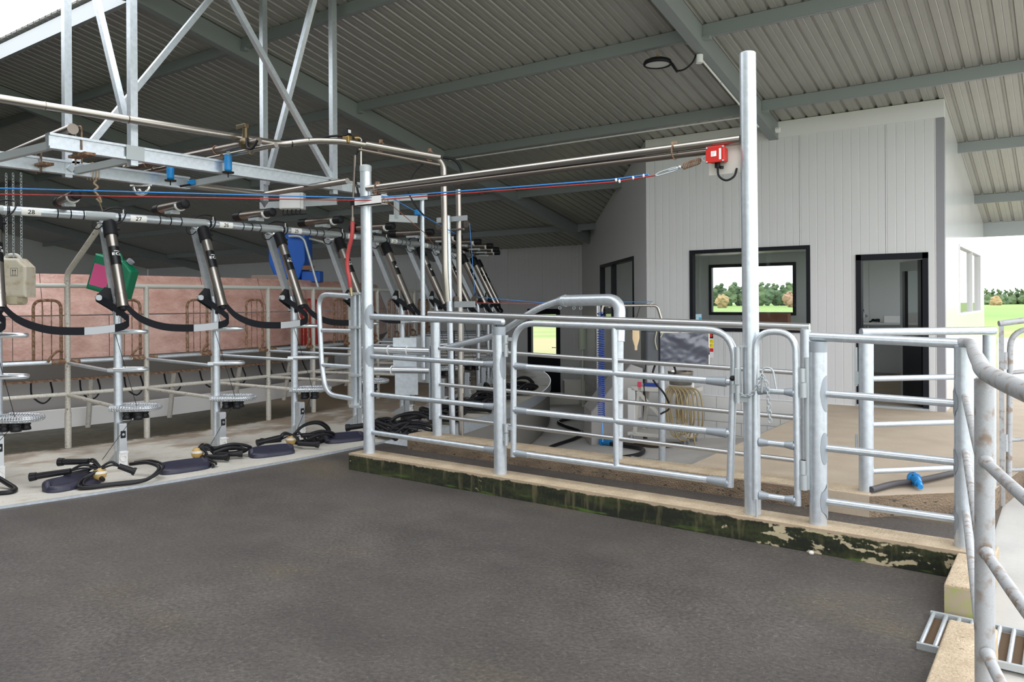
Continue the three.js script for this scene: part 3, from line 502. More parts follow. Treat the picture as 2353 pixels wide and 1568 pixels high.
  obj('post', [cy([-0.262, 0, -3.335], [-0.257, 1.40, -3.332], 0.033, 0.033, 22)], oldM, nr);
  for (const y of [1.10, 0.765, 0.395]) {
    obj('rail', [cy([-0.525, y, ZF], [-0.27, y, -3.35], 0.02)], oldM, nr);
    obj('rail', [rope([[-0.255, y, -3.31], [-0.12, y, -2.8], [0.02, y, -2.32], [0.15, y, -1.9]], 0.02, 24, 12), weld([-0.25, y, -3.3], [-0.235, y, -3.24], 0.02, 1.3)], oldM, nr);
  }
  // fence along the far kerb
  const b = thing('pipe_fence', 'long galvanised pipe fence along the far kerb of the lane', 'fence');
  obj('top_rail', [cy([-5.955, 1.565, ZB], [-1.742, 1.469, ZB], 0.031, 0.031, 16)], M.steelGalv, b);
  for (const [a, c] of [[1.17, 1.085], [0.76, 0.707], [0.392, 0.352]]) obj('rail', [cy([-5.85, a, ZB], [-1.8, c, ZB], 0.0215)], M.steelGalv, b);
  obj('post', [cy([-5.837, 0.16, ZB], [-5.86, 1.46, ZB], 0.055, 0.055, 20)], M.galv, b);
  obj('flat_bar', [bx(-5.935, -5.92, 0.35, 1.19, ZB - 0.02, ZB + 0.03)], M.galv, b);
  obj('post', [cy([-1.78, 0.15, ZB], [-1.775, 1.45, ZB], 0.042, 0.042, 18)], M.galv, b);
  // fence on the raised slab at the right
  const s = thing('pipe_fence', 'sunlit white looking pipe fence in front of the office doorway', 'fence');
  obj('post', [cy([-1.316, 0.15, ZB], [-1.31, 1.40, ZB], 0.055, 0.055, 22)], M.galv, s);
  obj('post', [cy([-0.535, 0.0, -7.35], [-0.53, 1.40, -7.35], 0.048, 0.048, 22)], M.galv, s);
  obj('rail', [cy([-1.345, 1.436, ZB + 0.01], [-0.495, 1.436, -7.385], 0.031)], M.galv, s);
  for (const y of [1.065, 0.70, 0.33]) obj('rail', [cy([-1.28, y, -6.63], [-0.56, y, -7.33], 0.0225)], M.galv, s);
  obj('latch_plate', [bx(-1.395, -1.385, 1.0, 1.31, ZB - 0.05, ZB + 0.03), bx(-1.385, -1.36, 1.02, 1.12, ZB, ZB + 0.02)], M.galvDull, s); obj('latch_stop', [cy([-1.385, 0.49, ZB + 0.01], [-1.385, 0.62, ZB + 0.01], 0.009)], M.galvDull, s);
  // rusty gate at the right edge
  const q = thing('farm_gate', 'old white rusting pipe gate at the far right edge', 'gate');
  obj('flat_post', [bx(-0.47, -0.435, 0.0, 1.47, -7.45, -7.43)], oldM, q);
  obj('gate_frame', [pipe([[-0.415, 0.22, -7.6], [-0.40, 1.44, -7.6], [0.9, 1.47, -8.1]], 0.022, 0.16, 12)], oldM, q);
  for (const y of [1.08, 0.94, 0.52, 0.27]) obj('gate_rail', [cy([-0.41, y, -7.6], [0.9, y + 0.14, -8.1], 0.016)], oldM, q);
  obj('top_rail', [rope([[-0.47, 1.49, -7.45], [-0.2, 1.53, -7.6], [0.2, 1.56, -7.8], [0.9, 1.58, -8.0]], 0.024, 24, 12)], oldM, q);
  for (const y of [1.18, 0.5, 0.98]) obj('hinge', [cy([-0.437, y - 0.07, -7.56], [-0.437, y + 0.07, -7.56], 0.02)], oldM, q);
  const dp = thing('dark_post', 'dark grey square post by the farm gate', 'post'); obj('post_tube', [bx(-0.235, -0.13, -0.02, 1.42, -8.4, -8.3)], M.wallTrim, dp);
  const wt = thing('concrete_trough', 'low white concrete trough in the grass behind the farm gate', 'trough', [0.35, -0.35, -19.5]); obj('trough_wall', [rb([0, 0.75, 0], [3.2, 0.9, 0.12], 0.02)], M.white, wt); obj('trough_post', [cy([-0.4, 0, 0.1], [-0.4, 1.2, 0.1], 0.02)], M.galvDull, wt); obj('trough_base', [rb([0, 0.12, 0.1], [3.4, 0.3, 0.4], 0.02)], M.offWhite, wt);
  // overhead bar between the tall posts with conduit beneath
  const o = thing('overhead_pipe', 'stainless pipe slung between the capped post and the tallest post', 'pipe');
  obj('pipe_tube', [cy([-5.74, 2.845, ZF + 0.02], [-1.91, 2.853, ZF + 0.02], 0.031, 0.031, 16)], M.steel, o);
  obj('conduit', [cy([-5.66, 2.80, ZF + 0.01], [-2.06, 2.795, ZF + 0.01], 0.024, 0.024, 12)], M.steelDark, o);
  for (const x of [-5.6, -2.42]) obj('clamp', [new THREE.TorusGeometry(0.055, 0.006, 6, 16).rotateY(Math.PI / 2).translate(x, 2.823, ZF + 0.015), bx(x - 0.02, x + 0.02, 2.875, 2.9, ZF, ZF + 0.03)], M.rust, o);
  obj('clamp_bolt', [cy([-5.6, 2.74, ZF + 0.03], [-5.6, 2.9, ZF + 0.03], 0.006, 0.006, 8)], M.rust, o);
  // emergency pull switch with spring and cords
  const sw = thing('pull_switch', 'bright red emergency pull cord switch on a white plate', 'switch');
  obj('switch_box', [rb([-2.07, 2.752, ZF + 0.045], [0.125, 0.105, 0.09], 0.012)], M.red, sw);
  obj('lid_flange', [rb([-2.07, 2.752, ZF + 0.095], [0.14, 0.12, 0.018], 0.006)], M.red, sw);
  for (const [x, y] of [[-2.13, 2.80], [-2.01, 2.80], [-2.13, 2.70], [-2.01, 2.70]]) obj('screw', [ball([x, y, ZF + 0.106], 0.007, [1, 1, 0.6], 8)], M.galvDull, sw);
  obj('switch_label', [bx(-2.098, -2.058, 2.737, 2.775, ZF + 0.1045, ZF + 0.1055)], mat(0xffffff, 0.5, 0, { map: canvasTex(64, 64, (c) => { c.fillStyle = '#eee'; c.fillRect(0, 0, 64, 64); c.fillStyle = '#666'; for (let i = 0; i < 5; i++) c.fillRect(8, 10 + i * 10, 48 - i * 6, 3); }) }), sw, true);
  obj('warning_label', [bx(-2.038, -2.022, 2.71, 2.79, ZF + 0.1045, ZF + 0.1055)], M.white, sw);
  obj('cable_gland', [cy([-2.07, 2.66, ZF + 0.05], [-2.07, 2.7, ZF + 0.05], 0.02), cy([-2.04, 2.65, ZF + 0.05], [-2.04, 2.67, ZF + 0.05], 0.015)], M.black, sw);
  obj('cable', [rope([[-2.07, 2.67, ZF + 0.05], [-2.06, 2.60, ZF + 0.05], [-2.01, 2.565, ZF + 0.04], [-1.96, 2.59, ZF + 0.02], [-1.945, 2.65, ZF]], 0.008, 24, 8), rope([[-2.06, 2.80, ZF + 0.03], [-2.07, 2.82, ZF + 0.02], [-2.1, 2.81, ZF + 0.01]], 0.008, 8, 8)], M.black, sw);
  obj('eye_shackle', [new THREE.TorusGeometry(0.018, 0.004, 6, 12).translate(-2.165, 2.735, ZF + 0.05), cy([-2.15, 2.738, ZF + 0.05], [-2.13, 2.745, ZF + 0.05], 0.008)], M.galvDull, sw);
  const helix = []; for (let i = 0; i <= 130; i++) { const u = i / 130, a = u * 13 * 6.283, rdy = 0.024 * Math.sin(Math.PI * clamp(u * 6, 0, 1) / 2) * Math.sin(Math.PI * clamp((1 - u) * 6, 0, 1) / 2); helix.push(V(-2.19 - 0.16 * u, 2.73 - 0.035 * u + rdy * Math.cos(a), ZF + 0.05 + rdy * Math.sin(a))); }
  obj('spring', [sweep(helix, 0.0035, 6)], M.rust, sw);
  obj('turnbuckle', [pipe([[-2.37, 2.693, ZF + 0.05], [-2.40, 2.70, ZF + 0.05], [-2.53, 2.675, ZF + 0.05], [-2.565, 2.655, ZF + 0.05], [-2.54, 2.65, ZF + 0.05], [-2.40, 2.673, ZF + 0.05], [-2.37, 2.69, ZF + 0.05]], 0.005, 0.02, 8), cy([-2.35, 2.695, ZF + 0.05], [-2.45, 2.68, ZF + 0.05], 0.006), ball([-2.36, 2.695, ZF + 0.05], 0.016)], M.galv, sw);
  const cd = thing('emergency_line', 'blue and red emergency pull cords running across the shed', 'cord');
  const blueC = mat([0.02, 0.20, 0.55], 0.5), redC = mat([0.40, 0.03, 0.03], 0.5);
  obj('blue_cord', [sweep([V(-2.62, 2.667, ZF + 0.05), V(-2.95, 2.66, ZF + 0.045), V(-5.55, 2.735, ZF + 0.06), V(-5.83, 2.75, ZF + 0.1), V(-7.9, 2.752, -2.9), V(-8.6, 2.755, -2.1)], 0.0065, 8)], blueC, cd);
  obj('red_cord', [sweep([V(-2.56, 2.655, ZF + 0.05), V(-2.95, 2.64, ZF + 0.045), V(-5.1, 2.70, ZF + 0.05), V(-5.55, 2.71, ZF + 0.06), V(-5.83, 2.725, ZF + 0.1), V(-8.1, 2.72, -2.95), V(-8.8, 2.72, -2.15)], 0.0055, 8)], redC, cd);
  for (const [x, y] of [[-2.66, 2.662], [-2.75, 2.655], [-2.9, 2.652], [-2.87, 2.64]]) obj('cord_clip', [ball([x, y, ZF + 0.05], 0.013, [0.8, 1.2, 0.8], 8)], M.white, cd);
  obj('blue_tail', [sweep([V(-5.35, 2.70, ZF + 0.03), V(-5.9, 2.49, -7.05), V(-5.98, 2.52, -7.1)], 0.005, 6)], blueC, cd);
  obj('red_tail', [sweep([V(-5.45, 2.69, ZF + 0.03), V(-6.0, 2.48, -6.6), V(-6.25, 2.40, -7.0)], 0.004, 6)], mat([0.3, 0.13, 0.07], 0.8), cd);
  // cord guide block on the capped post
  const gb = thing('cord_guide', 'white channel bracket guiding the cords on the capped post', 'bracket');
  obj('channel', [bx(-5.87, -5.50, 2.67, 2.76, ZF + 0.06, ZF + 0.075), bx(-5.87, -5.50, 2.752, 2.76, ZF - 0.03, ZF + 0.075), bx(-5.87, -5.50, 2.67, 2.678, ZF - 0.03, ZF + 0.075)], M.white, gb);
  obj('block_end', [rb([-5.90, 2.715, ZF + 0.06], [0.05, 0.06, 0.05], 0.008)], M.black, gb); obj('shackle', [new THREE.TorusGeometry(0.02, 0.004, 6, 12).translate(-5.47, 2.70, ZF + 0.06), new THREE.TorusGeometry(0.018, 0.004, 6, 12).rotateY(1.2).translate(-5.44, 2.69, ZF + 0.05)], M.rust, gb);
  // small paddle gate left of the capped post with its channel and hose
  const pg = thing('paddle_gate', 'small galvanised swing frame hinged left of the capped post', 'gate');
  obj('gate_frame', [pipe([[-5.98, 1.76, ZF], [-6.52, 1.79, ZF], [-6.47, 1.0, ZF], [-6.40, 0.72, ZF], [-5.97, 0.70, ZF]], 0.026, 0.16, 14)], M.galv, pg);
  for (const y of [1.40, 1.03]) obj('gate_rail', [cy([-6.46, y, ZF], [-5.97, y, ZF], 0.022)], M.galv, pg);
  obj('channel_post', [bx(-6.0, -5.94, 0.64, 1.79, ZF - 0.03, ZF + 0.02), bx(-5.94, -5.93, 0.64, 1.79, ZF - 0.03, ZF + 0.04)], M.galv, pg);
  obj('hinge_rod', [cy([-5.88, 0.70, ZF], [-5.88, 1.78, ZF], 0.016)], M.galv, pg); obj('actuator_rod', [cy([-5.915, 0.66, ZF - 0.02], [-5.915, 1.8, ZF - 0.02], 0.011)], M.galvDull, pg);
  for (const y of [1.785, 1.44, 0.95, 0.63]) obj('clamp_plate', [bx(-6.0, -5.82, y - 0.012, y + 0.012, ZF - 0.02, ZF + 0.05), ball([-5.83, y, ZF + 0.05], 0.012, [1, 1, 1], 8)], M.galvDull, pg);
  const rh = thing('red_hose', 'faded red hose drop beside the capped post', 'hose');
  obj('hose', [rope([[-5.905, 2.52, ZF + 0.07], [-5.915, 2.38, ZF + 0.07], [-5.98, 2.18, ZF + 0.07], [-5.985, 2.05, ZF + 0.07], [-5.955, 1.93, ZF + 0.07], [-5.955, 1.85, ZF + 0.06]], 0.021, 40, 12)], M.redHose, rh);
  obj('fitting', [cy([-5.905, 2.52, ZF + 0.07], [-5.905, 2.67, ZF + 0.07], 0.014), cy([-5.905, 2.52, ZF + 0.07], [-5.905, 2.56, ZF + 0.07], 0.024), cy([-5.905, 2.6, ZF + 0.07], [-5.905, 3.2, ZF + 0.03], 0.012)], M.steelDark, rh);
  obj('brass_tail', [cy([-5.955, 1.86, ZF + 0.06], [-5.945, 1.76, ZF + 0.05], 0.016)], mat([0.42, 0.33, 0.18], 0.4, 0.7), rh);
}

// ---------------------------------------------------------------- rotary platform
{
  // deck: pale worn concrete, brown muck towards the middle
  const T0 = -55, T1 = 32, R0 = 8.8;
  const deckTex = colourTex(2048, 512, (u, v) => {
    const th = T0 + (T1 - T0) * u, r = R0 + (R_EDGE - R0) * v, ax = th * 0.21, ay = r;
    const f = fbm(ax * 1.5, ay * 1.5, 4, 2), g = fbm(ax * 7, ay * 7, 3, 5), h = fbm(ax * 26, ay * 26, 2, 9);
    let c = mixc([0.50, 0.475, 0.415], [0.64, 0.615, 0.55], clamp(0.5 + f + 0.4 * g));
    c = mixc(c, [0.26, 0.18, 0.115], smooth(0.0, 0.42, fbm(ax * 2.1 + 30, ay * 2.6, 4, 7) + 0.2 * (12.3 - r) + 0.25 * smooth(3, -11, th) - 0.06) * 0.75);
    const spk = fbm(ax * 60, ay * 60, 2, 14); if (spk > 0.33) c = mixc(c, [0.12, 0.08, 0.05], 0.5);
    const edge = 10.75 + 0.13 * g + 0.10 * h + 0.12 * f; const muck = mixc([0.030, 0.028, 0.018], [0.075, 0.066, 0.038], clamp(0.5 + 1.2 * g + 0.5 * f));
    c = mixc(c, muck, smooth(edge + 0.08, edge - 0.10, r) * smooth(-18, -6, th));
    c = mixc(c, [0.22, 0.16, 0.10], smooth(11.1, 10.2, r) * smooth(-6, -18, th));
    return c;
  });
  const nT = 260, pos = [], uv = [], idx = [];
  for (let i = 0; i <= nT; i++) for (let j = 0; j <= 3; j++) { const th = T0 + (T1 - T0) * i / nT, r = R0 + (R_EDGE - R0) * j / 3; pos.push(...polar(r, th, 0.012)); uv.push(i / nT, j / 3); if (i < nT && j < 3) { const q = i * 4 + j; idx.push(q, q + 1, q + 4, q + 1, q + 5, q + 4); } }
  const dg = new THREE.BufferGeometry(); dg.setIndex(idx); dg.setAttribute('position', new THREE.Float32BufferAttribute(pos, 3)); dg.setAttribute('uv', new THREE.Float32BufferAttribute(uv, 2)); dg.computeVertexNormals();
  const deck = struct('platform_deck', 'pale concrete deck of the rotary milking platform', 'platform');
  obj('deck_surface', [dg], mat(0xffffff, 0.6, 0, { map: deckTex }), deck, true);
  const arc = (r, y0, y1, t0, t1, n, thick) => { const s = new THREE.Shape(); const q = []; for (let i = 0; i <= n; i++) { const a = (t0 + (t1 - t0) * i / n) * D2R; q.push([r * Math.cos(a), -r * Math.sin(a)]); } for (let i = n; i >= 0; i--) { const a = (t0 + (t1 - t0) * i / n) * D2R; q.push([(r - thick) * Math.cos(a), -(r - thick) * Math.sin(a)]); } s.setFromPoints(q.map(([a, b]) => new THREE.Vector2(a, b))); return new THREE.ExtrudeGeometry(s, { depth: y1 - y0, bevelEnabled: false }).rotateX(-Math.PI / 2).translate(PLAT[0], y0, PLAT[1]); };
  obj('edge_strip', [arc(R_EDGE + 0.012, -0.14, 0.022, T0, T1, 200, 0.014)], M.galv, deck);
  obj('skirt', [arc(R_EDGE - 0.05, -0.7, -0.14, T0, T1, 160, 0.02)], M.galvDull, deck);
  obj('under_deck', [arc(R_EDGE - 0.01, -0.75, 0.005, T0, T1, 120, 4.5)], mat([0.2, 0.19, 0.17], 0.9), deck);
  const nib = smesh('trim_5', [arc(R_NIB, 0, 0.26, T0, T1, 120, 0.12)], mat([0.78, 0.77, 0.75], 0.8), 'white concrete nib round the inner edge of the platform', 'kerb');
  // feed wall: pink brown panels in two rows, trough below
  const fw = thing('feed_wall', 'curved wall of stained pink brown panels in the middle of the platform', 'wall');
  const pinkTex = [0, 1, 2].map((s) => colourTex(256, 256, (u, v) => { const f = tile(u, v, 4, 4, 3 + s * 5), g = tile(u, v, 26, 3, 9 + s), h = tile(u, v, 60, 2, 2 + s); let c = mixc([0.27, 0.135, 0.10], [0.50, 0.33, 0.29], clamp(0.5 + 1.1 * f + 0.5 * g)); return h > 0.32 ? mixc(c, [0.12, 0.05, 0.04], 0.6) : c; }));
  const pinkHi = pinkTex.map((t) => mat([1.5, 1.5, 1.5], 0.25, 0, { map: t })), pinkLo = pinkTex.map((t) => mat([1.5, 1.5, 1.5], 0.25, 0, { map: t }));
  function conePanel(r0, y0, r1, y1, t0, t1) { const p = [], u = [], ix = [], n = 4; for (let i = 0; i <= n; i++) { const t = t0 + (t1 - t0) * i / n; p.push(...polar(r0, t, y0), ...polar(r1, t, y1), ...polar(r0 - 0.03, t, y0), ...polar(r1 - 0.03, t, y1)); u.push(i / n, 0, i / n, 1, i / n, 0, i / n, 1); if (i < n) { const q = i * 4; ix.push(q, q + 1, q + 4, q + 1, q + 5, q + 4, q + 2, q + 6, q + 3, q + 3, q + 6, q + 7, q + 1, q + 3, q + 5, q + 3, q + 7, q + 5); } } const g = new THREE.BufferGeometry(); g.setIndex(ix); g.setAttribute('position', new THREE.Float32BufferAttribute(p, 3)); g.setAttribute('uv', new THREE.Float32BufferAttribute(u, 2)); g.computeVertexNormals(); return g; }
  let k = 0; for (let t = 31; t > -58; t -= 6.6, k++) { obj('upper_panel', [conePanel(9.62, 1.555, 9.42, 2.09, t - 6.55, t)], pinkHi[k % 3], fw, true); obj('lower_panel', [conePanel(9.64, 0.99, 9.64, 1.54, t - 6.55 + 2, t + 2)], pinkLo[(k + 1) % 3], fw, true); }
  obj('trough', [...Array.from({ length: 14 }, (_, i) => conePanel(9.48, 0.72, 9.66, 0.98, 32 - (i + 1) * 6.6, 32 - i * 6.6))], mat([0.20, 0.185, 0.175], 0.5), fw);
  obj('rust_line', [arc(9.50, 0.69, 0.72, -58, 32, 90, 0.05)], M.rust, fw);
  for (let t = 30; t > -50; t -= 7) obj('trough_leg', [cy(polar(9.25, t - 1.5, 0.0), polar(9.4, t - 1.5, 0.72), 0.035, 0.035, 8)], M.beigePipe, fw);
  obj('view_block_ring', [arc(8.4, -0.1, 1.3, -58, 34, 60, 0.1)], mat([0.4, 0.39, 0.37], 0.9), fw);  // added ring that blocks the view under the feed wall
  for (let i = 0; i < 14; i++) { const t = 26 - i * 3.6; const p0 = polar(9.28, t, 0.5), p1 = polar(9.33, t - 0.7, 0.40), p2 = polar(9.28, t - 1.4, 0.5); obj('looped_hose', [rope([polar(9.2, t, 0.66), p0, p1, p2, polar(9.2, t - 1.4, 0.66)], 0.012, 16, 6)], M.rubber, fw); }

  // inner head rails
  const hr = thing('head_rail', 'rusty beige ring of head rails and posts inside the platform', 'rail');
  const SP = 5.066, SI = 4.75, TH0 = 10.36 + SP, IN0 = 11.1 + SI, nIn = 13;
  const ringTube = (r, y, t0, t1, rad, n) => sweep(Array.from({ length: n + 1 }, (_, i) => V(...polar(r, t0 + (t1 - t0) * i / n, y))), rad, 8);
  for (let i = 0; i < nIn; i++) {
    const t = IN0 - i * SI, to = TH0 - i * SP;
    obj('inner_post', [cy(polar(R_IN, t, 0), polar(R_IN, t, 1.91), 0.031, 0.031, 12), cy(polar(R_IN, t, 0), polar(R_IN, t, 0.42), 0.036, 0.036, 12)], M.beigePipe, hr);
    obj('top_rail', [cy(polar(R_IN, t, 1.91), polar(R_IN, t - SI, 1.91), 0.027, 0.027, 10)], M.beigeClean, hr);
    obj('chest_rail', [cy(polar(R_IN, t, 1.02), polar(R_IN, t - SI, 1.02), 0.025, 0.025, 10)], M.galv, hr);
    obj('rust_joint', [cy(polar(R_IN, t + 0.9, 1.02), polar(R_IN, t - 0.7, 1.02), 0.0275, 0.0275, 10)], M.rust, hr);
    obj('knee_rail', [cy(polar(R_IN, t, 0.64), polar(R_IN, t - SI, 0.64), 0.024, 0.024, 10)], M.beigePipe, hr);
    // hoop with two thin bars, and the curled stop
    const A = polar(R_IN - 0.05, t + 0.3, 1.03), B = polar(R_IN - 0.05, t + 1.8, 1.03), up = (p, y) => [p[0], y, p[2]];
    const hp = obj('hoop', [pipe([A, up(A, 1.74), up(B, 1.74), B], 0.0175, 0.1, 10)], M.rust, hr);
    for (const f of [0.35, 0.68]) { const q = polar(R_IN - 0.05, t + 0.3 + 1.5 * f, 1.03); obj('bar', [cy(q, up(q, 1.73), 0.007, 0.007, 6)], M.rust, hp); }
    obj('curl', [rope([polar(R_IN - 0.04, t + 0.25, 1.14), polar(R_IN + 0.02, t + 0.55, 1.15), polar(R_IN + 0.08, t + 0.95, 1.10), polar(R_IN + 0.06, t + 1.15, 1.03)], 0.016, 14, 8)], M.rust, hr);
    // divider rails out to the bail post
    obj('divider_rail', [cy(polar(R_IN, t, 1.005), polar(R_POST, to, 0.97), 0.02, 0.02, 10)], M.galv, hr);
    obj('divider_rail', [cy(polar(R_IN, t, 0.63), polar(R_POST, to, 0.60), 0.022, 0.022, 10)], M.beigePipe, hr);
  }
  obj('stay', [pipe([polar(R_IN, IN0 - SI, 1.9), polar(R_IN, IN0 - SI, 2.05), polar(11.6, 10.5, 2.55)], 0.032, 0.12, 10)], M.beigePipe, hr);

  // numbered ring pipe
  const rp = thing('ring_pipe', 'galvanised overhead ring pipe carrying the numbered tags', 'pipe');
  const R_PIPE = 11.68, H_PIPE = 2.65;
  obj('pipe_tube', [ringTube(R_PIPE, H_PIPE, 24, -46, 0.046, 140)], M.galv, rp);
  for (let i = 0; i < 12; i++) {
    const t = TH0 - i * SP;
    for (const d of [4.4, 2.3, 1.7, 1.1, -0.6, 0.55]) obj('strap', [cy(polar(R_PIPE, t + d, H_PIPE), polar(R_PIPE, t + d - 0.055, H_PIPE), 0.0475, 0.0475, 16)], M.black, rp);
    obj('pipe_collar', [cy(polar(R_PIPE, t + 1.0, H_PIPE), polar(R_PIPE, t - 0.45, H_PIPE), 0.049, 0.049, 16)], M.galvDull, rp);
    obj('stub', [cy(polar(R_PIPE, t - 0.9, H_PIPE + 0.04), polar(R_PIPE, t - 0.9, H_PIPE + 0.09), 0.008, 0.008, 6)], M.offWhite, rp);
    const num = 29 - i; if (num < 1) continue;
    const tex = canvasTex(160, 64, (c) => { c.fillStyle = '#f2f1ec'; c.fillRect(0, 0, 160, 64); c.fillStyle = '#1b1b1b'; c.font = 'bold 54px sans-serif'; c.textAlign = 'center'; c.textBaseline = 'middle'; c.fillText(String(num), 80, 34); });
    const plate = new THREE.CylinderGeometry(0.0505, 0.0505, 0.175, 12, 1, true, -0.75, 1.5).rotateZ(-Math.PI / 2);   // opens towards local +z
    { const p = plate.attributes.position, u = plate.attributes.uv, n = plate.attributes.normal; for (let q = 0; q < p.count; q++) u.setXY(q, 0.5 + p.getX(q) / 0.175, clamp(0.5 + p.getY(q) / 0.07)); }
    const o = obj('number_tag', [plate], mat(0xffffff, 0.45, 0, { map: tex }), rp, true); const ang = t + 3.45;
    o.position.set(...polar(R_PIPE, ang, H_PIPE)); o.rotation.order = 'YXZ'; o.rotation.y = -ang * D2R + Math.PI / 2; o.rotation.x = 0.12; o.userData.label = `white tag reading ${num}`;
  }

  // one milking bail: local x outwards, z along the ring
  const labelTex = canvasTex(128, 256, (c) => { c.fillStyle = '#0b0b0d'; c.fillRect(0, 0, 128, 256); c.fillStyle = '#f4f4f4'; c.fillRect(40, 66, 48, 8); c.font = 'bold 50px sans-serif'; c.textAlign = 'center'; c.textBaseline = 'middle'; c.fillText('ECR', 64, 112); });
  const labelM = mat(0xffffff, 0.4, 0, { map: labelTex });
  const meshTex = greyTex(64, 64, (u, v) => ((u * 8) % 1 < 0.35 || (v * 8) % 1 < 0.35) ? 1 : 0, [6, 6]);
  const discM = mat([0.62, 0.65, 0.68], 0.35, 0.8, { bumpMap: meshTex, bumpScale: 0.01 });
  const loopRing = (y, len, w, r) => sweep(new THREE.CatmullRomCurve3([[0.0, y, w], [len * 0.55, y, w], [len * 0.9, y, w * 0.7], [len, y, 0], [len * 0.9, y, -w * 0.7], [len * 0.55, y, -w], [0.0, y, -w]].map((p) => V(...p))).getPoints(28), r, 10);
  function beltStrip(pts, h, th) {
    const cv = new THREE.CatmullRomCurve3(pts.map((p) => V(...p)), false, 'centripetal'), n = 46, P = cv.getSpacedPoints(n), pos = [], ix = [];
    for (let i = 0; i <= n; i++) { const T = P[Math.min(n, i + 1)].clone().sub(P[Math.max(0, i - 1)]).setY(0).normalize(), S = V(-T.z, 0, T.x).multiplyScalar(th / 2); for (const [a, b] of [[1, 1], [-1, 1], [-1, -1], [1, -1]]) pos.push(P[i].x + S.x * a, P[i].y + b * h / 2, P[i].z + S.z * a); if (i < n) for (let q = 0; q < 4; q++) { const A = i * 4 + q, B = i * 4 + (q + 1) % 4; ix.push(A, A + 4, B, B, A + 4, B + 4); } }
    let g = new THREE.BufferGeometry(); g.setIndex(ix); g.setAttribute('position', new THREE.Float32BufferAttribute(pos, 3)); g.setAttribute('uv', new THREE.Float32BufferAttribute(new Float32Array(pos.length / 3 * 2), 2)); g = g.toNonIndexed(); g.computeVertexNormals(); return g;
  }
  const BELT = [[-0.02, 1.765, 0.19], [0.07, 1.69, 0.10], [0.15, 1.59, 0.0], [0.19, 1.52, -0.05], [0.225, 1.47, 0.0], [0.235, 1.435, 0.2], [0.22, 1.425, 0.45], [0.18, 1.455, 0.72], [0.14, 1.55, 0.93], [0.11, 1.69, 1.06]];
  const bcv = new THREE.CatmullRomCurve3(BELT.map((p) => V(...p)), false, 'centripetal'), patchPts = [0.36, 0.40, 0.44, 0.48, 0.53].map((u) => bcv.getPointAt(u).toArray());
  const b0 = thing('milking_bail', 'x', 'bail', [0, 0, 0], 0, 'milking bails round the platform');
  obj('post', [pipe([[0, 0.012, 0], [0, 1.62, 0], [-0.06, 1.76, 0]], 0.043, 0.1, 16)], M.galv, b0);
  obj('strut', [bar([-0.02, 1.60, 0], [-0.50, 2.60, 0], 0.075, 0.045), bar([-0.035, 1.60, 0.03], [-0.515, 2.60, 0.03], 0.006, 0.07)], M.galv, b0);
  const dir = V(-0.48, 1.0, 0).normalize(), off = V(0.125, 0.05, 0), at = (s) => V(0, 1.62, -0.01).add(off).addScaledVector(dir, s).toArray();
  const ram = obj('ram_barrel', [cy(at(-0.02), at(0.86), 0.056, 0.056, 24), cy(at(-0.02), at(0.05), 0.060, 0.060, 24), cy(at(0.13), at(0.15), 0.0585, 0.0585, 24)], M.steel, b0);
  obj('end_cap', [cy(at(0.84), at(1.0), 0.071, 0.068, 24), cy(at(1.0), at(1.02), 0.066, 0.056, 24), cy(at(0.93), V(...at(0.93)).add(V(0.02, 0, -0.09)).toArray(), 0.016, 0.016, 10)], M.black, b0);
  {
    const g = new THREE.CylinderGeometry(0.0568, 0.0568, 0.22, 20, 1, true, Math.PI * 0.12, Math.PI * 0.95);
    g.applyMatrix4(new THREE.Matrix4().compose(V(...at(0.58)), new THREE.Quaternion().setFromUnitVectors(UPV, dir), V(1, 1, 1))); obj('ram_label', [g], labelM, b0, true).userData.label = 'black band reading ECR';
  }
  obj('ram_foot', [cy(at(-0.05), at(0.0), 0.03, 0.045, 16), rb([0.07, 1.60, 0], [0.06, 0.06, 0.07], 0.01)], M.black, b0);
  obj('top_bracket', [bx(-0.53, -0.40, 2.55, 2.63, -0.012, 0.012), cy([-0.44, 2.58, -0.08], [-0.44, 2.58, 0.08], 0.012, 0.012, 8)], M.chrome, b0);
  obj('sensor_lead', [rope([[-0.5, 2.6, 0.1], [-0.46, 2.53, 0.11], [-0.42, 2.51, 0.07], [-0.40, 2.55, 0.03]], 0.006, 14, 6)], M.black, b0);
  obj('air_line', [rope([at(0.95), [-0.33, 2.62, -0.16], [-0.42, 2.74, -0.2], [-0.50, 2.76, -0.1], [-0.52, 2.70, 0.02]], 0.008, 24, 6)], M.black, b0);
  obj('pivot_plate', [new THREE.ExtrudeGeometry(new THREE.Shape([new THREE.Vector2(-0.02, 1.60), new THREE.Vector2(-0.20, 1.72), new THREE.Vector2(-0.21, 1.77), new THREE.Vector2(-0.12, 1.87), new THREE.Vector2(-0.06, 1.86)]), { depth: 0.014, bevelEnabled: false }).rotateY(Math.PI / 2).translate(-0.035, 0, 0)], M.black, b0);
  const belt = obj('retention_belt', [beltStrip(BELT, 0.078, 0.014)], M.belt, b0); belt.userData.label = 'sagging black rubber belt';
  obj('white_patch', [beltStrip(patchPts, 0.0765, 0.0165)], mat([0.45, 0.47, 0.49], 0.6), belt); obj('pivot_pin', [cy([-0.03, 1.76, 0.18], [0.02, 1.76, 0.185], 0.03, 0.03, 14)], M.galvDull, belt);
  obj('belt_hook', [pipe([[0.12, 1.58, 0.03], [0.15, 1.50, 0.03], [0.17, 1.47, 0.02], [0.19, 1.49, 0.02]], 0.005, 0.02, 6)], M.chrome, belt);
  const TURN = 0.75, tw = (gs) => gs.map((g) => g.rotateY(TURN));
